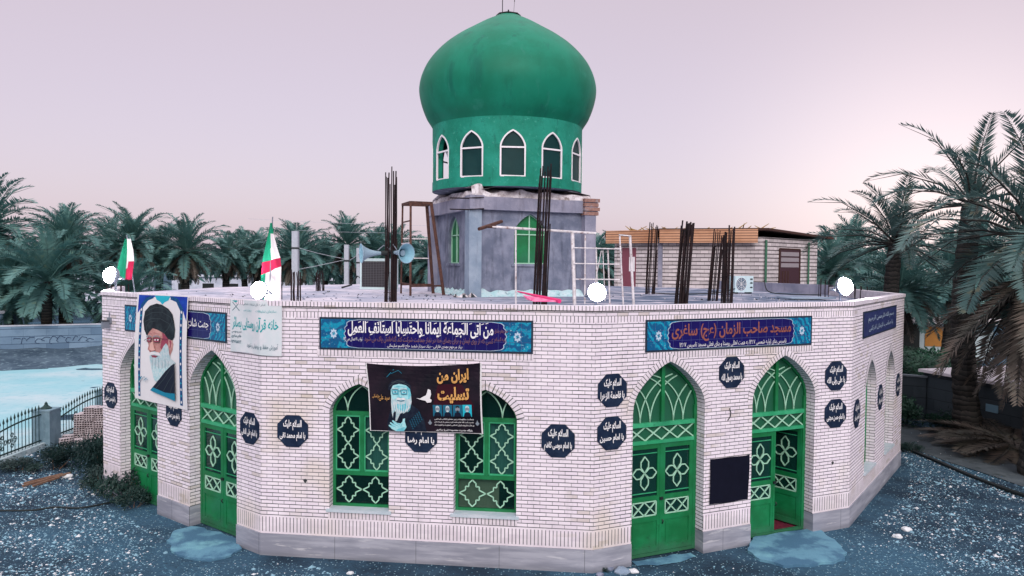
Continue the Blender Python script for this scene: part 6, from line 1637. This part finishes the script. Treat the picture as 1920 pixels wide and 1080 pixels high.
def trunk_mesh(h_, r_, seed):
    q = MB(); n = max(8, int(h_ / .22)); pr = []
    for k in range(n + 1):
        s_ = k / n; rr = r_ * (1.25 - .3 * s_ + .25 * max(0, 1 - s_ * 6)) * (1 + .10 * (k % 2)); pr.append((rr, h_ * s_))
    b = len(q.v); q.lathe(pr, (0, 0, 0), 10)
    q.v = [(x_ + .12 * sin(z_ * .6 + seed), y_ + .1 * sin(z_ * .5 + seed * 2), z_) for x_, y_, z_ in q.v]
    return q
def palm(x_, y_, zc, s_, kind, label, rot=0.0, sk=False, near=False, opn=None, tr=.24, group='date palms around the mosque', tilt=0):
    t = thing('palm_tree', label, 'palm tree', (x_, y_, 0), group)
    q = trunk_mesh(zc, tr, x_); q.v = [(a + x_, b + y_, c) for a, b, c in q.v]; q.obj('trunk', M_TRUNK, t, smooth=False)
    def put(me, nm, sc, dz, rz):
        o = bpy.data.objects.new(nm, me); COL.objects.link(o); o.parent = t; o.location = (.12 * sin(zc * .6 + x_), .1 * sin(zc * .5 + 2 * x_), zc + dz); o.rotation_euler = (tilt, 0, rz); o.scale = (sc, sc, sc)
    put(CROWNS[opn] if opn is not None else (CROWNR if near else CROWN)[kind % 3], 'crown', s_, 0, rot)
    if sk: put(SKIRT[kind % 2], 'dead_fronds', s_ * (1.0 if near else .8), -.15 if not near else -.9, rot + 1)
L_ = [  # left and middle grove: x, y, crown height, scale, label
 (-32.5, 46, 7.3, 1.30, 'tall palm cut by the left edge of the picture', 0, True), (-27.6, 46, 6.6, .95, 'palm left of the first flag with upright fronds against the sky', 1, True),
 (-26.9, 43.2, 4.3, 1.28, 'wide bushy palm with low hanging fronds behind the block wall', 2, False), (-25.4, 50, 6.7, 1.0, 'palm directly behind the first flag', 0, True), (-22.7, 52, 6.2, 1.02, 'palm right of the first flag with a clear pale trunk', 1, True),
 (-22.2, 58, 5.9, .85, 'smaller palm in the gap left of the second flag', 2, True), (-20.6, 60, 5.9, .9, 'palm just left of the second flag', 0, True), (-16.3, 56, 6.0, 1.05, 'broad palm behind the nearest concrete pole', 1, True), (-13.2, 60, 6.9, 1.05, 'palm between the two concrete poles, tallest of the middle group', 2, True),
 (-11.3, 63, 6.0, 1.05, 'palm behind the left loudspeaker and the cooler', 0, True), (-6.6, 62, 5.6, 1.0, 'palm seen through the rusty steel stand', 1, True), (-23.8, 46.5, 3.2, 1.05, 'low palm behind the wall below the first flag', 2, False), (-30.2, 44.5, 3.6, 1.1, 'low palm crowded behind the left end of the block wall', 1, False),
 (6.9, 62, 5.9, 1.0, 'palm seen through the white pipe lattice', 0, True), (19.8, 46, 5.1, 1.15, 'bushy palm just right of the block house', 1, False), (22.5, 50, 6.4, 1.05, 'palm behind the bushy one beside the block house', 2, True),
 (17.0, 33, 4.6, .98, 'low palm behind the right floodlight', 0, True), (23.5, 40, 4.8, 1.15, 'palm in the right background above the garden house', 1, True), (30, 48, 6.0, 1.2, 'palm in the far right background', 2, True), (-19.0, 66, 5.6, 1.0, 'palm far back behind the second flag', 1, True), (-9.0, 68, 5.6, 1.0, 'palm far back behind the slimmest pole', 2, True)]
for k in range(9): L_.append((-24 + 3.4 * k + (k % 2), 67 + (k * 5 % 4), 5.9 + .5 * sin(k * 2.1), 1.05, 'dark palm in the back row of the grove, behind the flags and poles', k % 3, False))
for k in range(6): L_.append((5 + 4.3 * k, 66 + (k * 3 % 4), 5.6 + .5 * sin(k * 1.7), 1.0, 'dark palm in the back row behind the block house', k % 3, False))
for k in range(4): L_.append((-40 + 4.2 * k, 57 + (k * 3 % 4), 6.3 + .5 * sin(k * 1.7), 1.15, 'dark palm in the back row behind the left block wall', k % 3, False))
for k, (x_, y_, zc, s_, lb, kd, sk) in enumerate(L_): palm(x_, y_, zc, s_, kd, lb, k * 1.3, sk)
palm(15.15, 29.5, 6.5, 1.08, 0, 'palm behind the right roof corner with a fan of upright fronds', .4, False, True, 1, .26)
palm(15.05, 24.6, 7.65, 1.05, 1, 'tallest palm on the right with fronds arching into the sky', 2.2, False, True, 0, .30)
palm(14.1, 19.9, 6.3, 1.22, 2, 'near palm cut by the right edge with long drooping fronds', 1.1, True, True, None, .32)
palm(16.1, 22.4, 4.9, 1.0, 0, 'short palm with brown hanging fronds before the low shed', 3.0, True, True, None, .30)
palm(19.6, 26.0, 5.6, 1.05, 1, 'palm behind the shed roof at the right edge', .9, True, True, None, .30)

def shrub_bm(seed, rx, ry, h_, n, ls):
    r_ = random.Random(seed); q = MB()
    lobes = [(r_.uniform(-.6, .6) * rx, r_.uniform(-.6, .6) * ry, r_.uniform(.3, .8) * h_, r_.uniform(.3, .55)) for _ in range(9)]
    for k in range(n):
        lx, ly, lz, lr = r_.choice(lobes); a, b = r_.uniform(0, 6.28), r_.uniform(-1, 1); rad = lr * r_.random() ** .4
        c = Vector((lx + rx * rad * cos(a) * sqrt(1 - b * b), ly + ry * rad * sin(a) * sqrt(1 - b * b), max(.02, lz + h_ * rad * b * .8)))
        d = Vector((r_.gauss(0, 1), r_.gauss(0, 1), r_.gauss(.5, .8))).normalized(); e_ = d.orthogonal().normalized(); l_ = ls * r_.uniform(.6, 1.4)
        bse = len(q.v); q.v += [tuple(c), tuple(c + d * l_ * .5 + e_ * l_ * .18), tuple(c + d * l_), tuple(c + d * l_ * .5 - e_ * l_ * .18)]; q.f.append((bse, bse + 1, bse + 2, bse + 3)); q.m.append(0); q.uv.append([(0, 0)] * 4)
    for k in range(7):
        lx, ly, lz, lr = r_.choice(lobes); q.tube([(lx * .2, ly * .2, 0), (lx * .6, ly * .6, lz * .5), (lx, ly, lz)], [.012, .008, .004], 3, 1, caps=False)
    return q
M_SHRUB = leafmat('shrub_leaf', (.010, .032, .032, 1), (.022, .058, .050, 1)); M_SHRUBG = leafmat('garden_leaf', (.014, .05, .035, 1), (.03, .10, .06, 1))
SH = [mesh_of(shrub_bm(s_, .7, .7, .7, 1500, .10), 'shrub_leaves', [M_SHRUB, M_WOOD]) for s_ in (1, 2, 3)]
SHG = [mesh_of(shrub_bm(s_, .9, .9, 1.1, 1500, .16), 'garden_leaves', [M_SHRUBG, M_WOOD]) for s_ in (4, 5)]
def shrub(x_, y_, s_, sz, k, label, grp, bank=SH, z=0):
    o = bpy.data.objects.new('shrub', bank[k % len(bank)]); COL.objects.link(o); o.location = (x_, y_, z or gz(x_, y_) - .03); o.scale = (s_, s_, sz); o.rotation_euler = (0, 0, k * 1.9); tag(o, label, 'shrub', grp)
for k, (x_, y_, s_, sz, lb) in enumerate([(-13.1, 18.2, .9, .5, 'low dark shrub along the fence at the left edge of the picture'), (-12.9, 19.5, .95, .5, 'low dark shrub along the fence, left of the clear post'), (-12.7, 20.8, 1.0, .5, 'dark shrub at the foot of the clear fence post'), (-12.1, 21.4, 1.1, .45, 'dark shrub in front of the brick stack'),
    (-11.5, 20.8, 1.1, .6, 'dark shrub right below the brick stack next to the wall'), (-10.8, 19.7, .95, 1.1, 'tall dark shrub against the left end of the mosque wall'), (-10.4, 18.7, .95, 1.5, 'dense dark shrub at the left corner of the plinth'), (-9.9, 17.8, .8, .9, 'dark shrub at the foot of the leftmost pier'), (-9.0, 17.1, .85, .95, 'dark shrub growing in front of the leftmost green door'), (-12.1, 19.6, 1.1, .7, 'low sprawling shrub between the fence and the gravel'), (-8.45, 16.6, .55, .7, 'small shrub at the right edge of the leftmost door')]):
    shrub(x_, y_, s_, sz, k, lb, 'dark shrubs along the fence and the left wall')
for k, (x_, y_, s_, sz, lb) in enumerate([(19.5, 36, 1.7, 1.3, 'green garden bush below the garden house'), (21.8, 37.5, 1.6, 1.2, 'green garden bush right of the house porch'), (17.3, 34, 1.5, 1.1, 'green garden bush just beyond the right wall corner'), (23.2, 43.2, .9, .8, 'yellow-green bush before the garden house door'), (13.6, 26.3, 1.0, .9, 'dark bush at the foot of the garden wall'), (14.6, 24.9, .9, .6, 'dark bush at the left of the dry frond pile')]):
    shrub(x_, y_, s_, sz, k, lb, 'garden bushes on the right', SHG)
shrub(12.0, 22.2, .45, .5, 1, 'small weed at the plinth below the second side window', 'weeds by the plinth'); shrub(4.05, 14.55, .16, .22, 2, 'tiny weed at the pier below the black cloth', 'weeds by the plinth'); shrub(1.75, 13.35, .12, .15, 0, 'tiny weed by the stones at the front corner', 'weeds by the plinth')
for k in range(5): shrub(-20 + 3.2 * k - 9, 43.0 + 1.3 * k - .2 * k, 1.2, 1.0, k, 'leafy bush growing behind the block wall under the palms', 'bushes behind the block wall', SHG, .0)
# heap of fallen dry fronds on the right
q = crown_bm(77, 2.9, 48, 40, 34, -8, .05, .55, .6); q.v = [(a * 1.0 + 15.3, b * 1.2 + 22.6, max(.02, c * .55 + .25)) for a, b, c in q.v]
tag(q.obj('dry_frond_heap', [M_DEAD, M_TRUNK], None, loc=(15.3, 22.6, 0), weld=False), 'heap of dry palm fronds on the ground at the right, below the palms', 'frond heap', None, 'stuff')
# far grove: one mass of foliage that closes the view under the crowns
fr_ = random.Random(4); q = MB()
for k in range(24000):
    a = fr_.uniform(-62, 56); y_ = 74 + fr_.uniform(-4, 6); z_ = fr_.random() ** .8 * (6.4 + 1.3 * noise.noise(Vector((a * .12, 0, 1))) + .8 * noise.noise(Vector((a * .5, 4, 1))))
    if -42 < a < -18 and 1.6 < z_ < 4.2: continue
    d = Vector((fr_.gauss(0, 1), fr_.gauss(0, .6), fr_.gauss(.3, .7))).normalized(); e_ = d.orthogonal().normalized(); l_ = fr_.uniform(.5, 1.3); c = Vector((a, y_, z_))
    b = len(q.v); q.v += [tuple(c), tuple(c + d * l_ * .5 + e_ * l_ * .12), tuple(c + d * l_), tuple(c + d * l_ * .5 - e_ * l_ * .12)]; q.f.append((b, b + 1, b + 2, b + 3)); q.m.append(0); q.uv.append([(0, 0)] * 4)
tag(q.obj('far_palm_grove', M_PALM, None, weld=False), 'dark mass of far foliage closing the view behind the palms', 'grove', None, 'stuff')
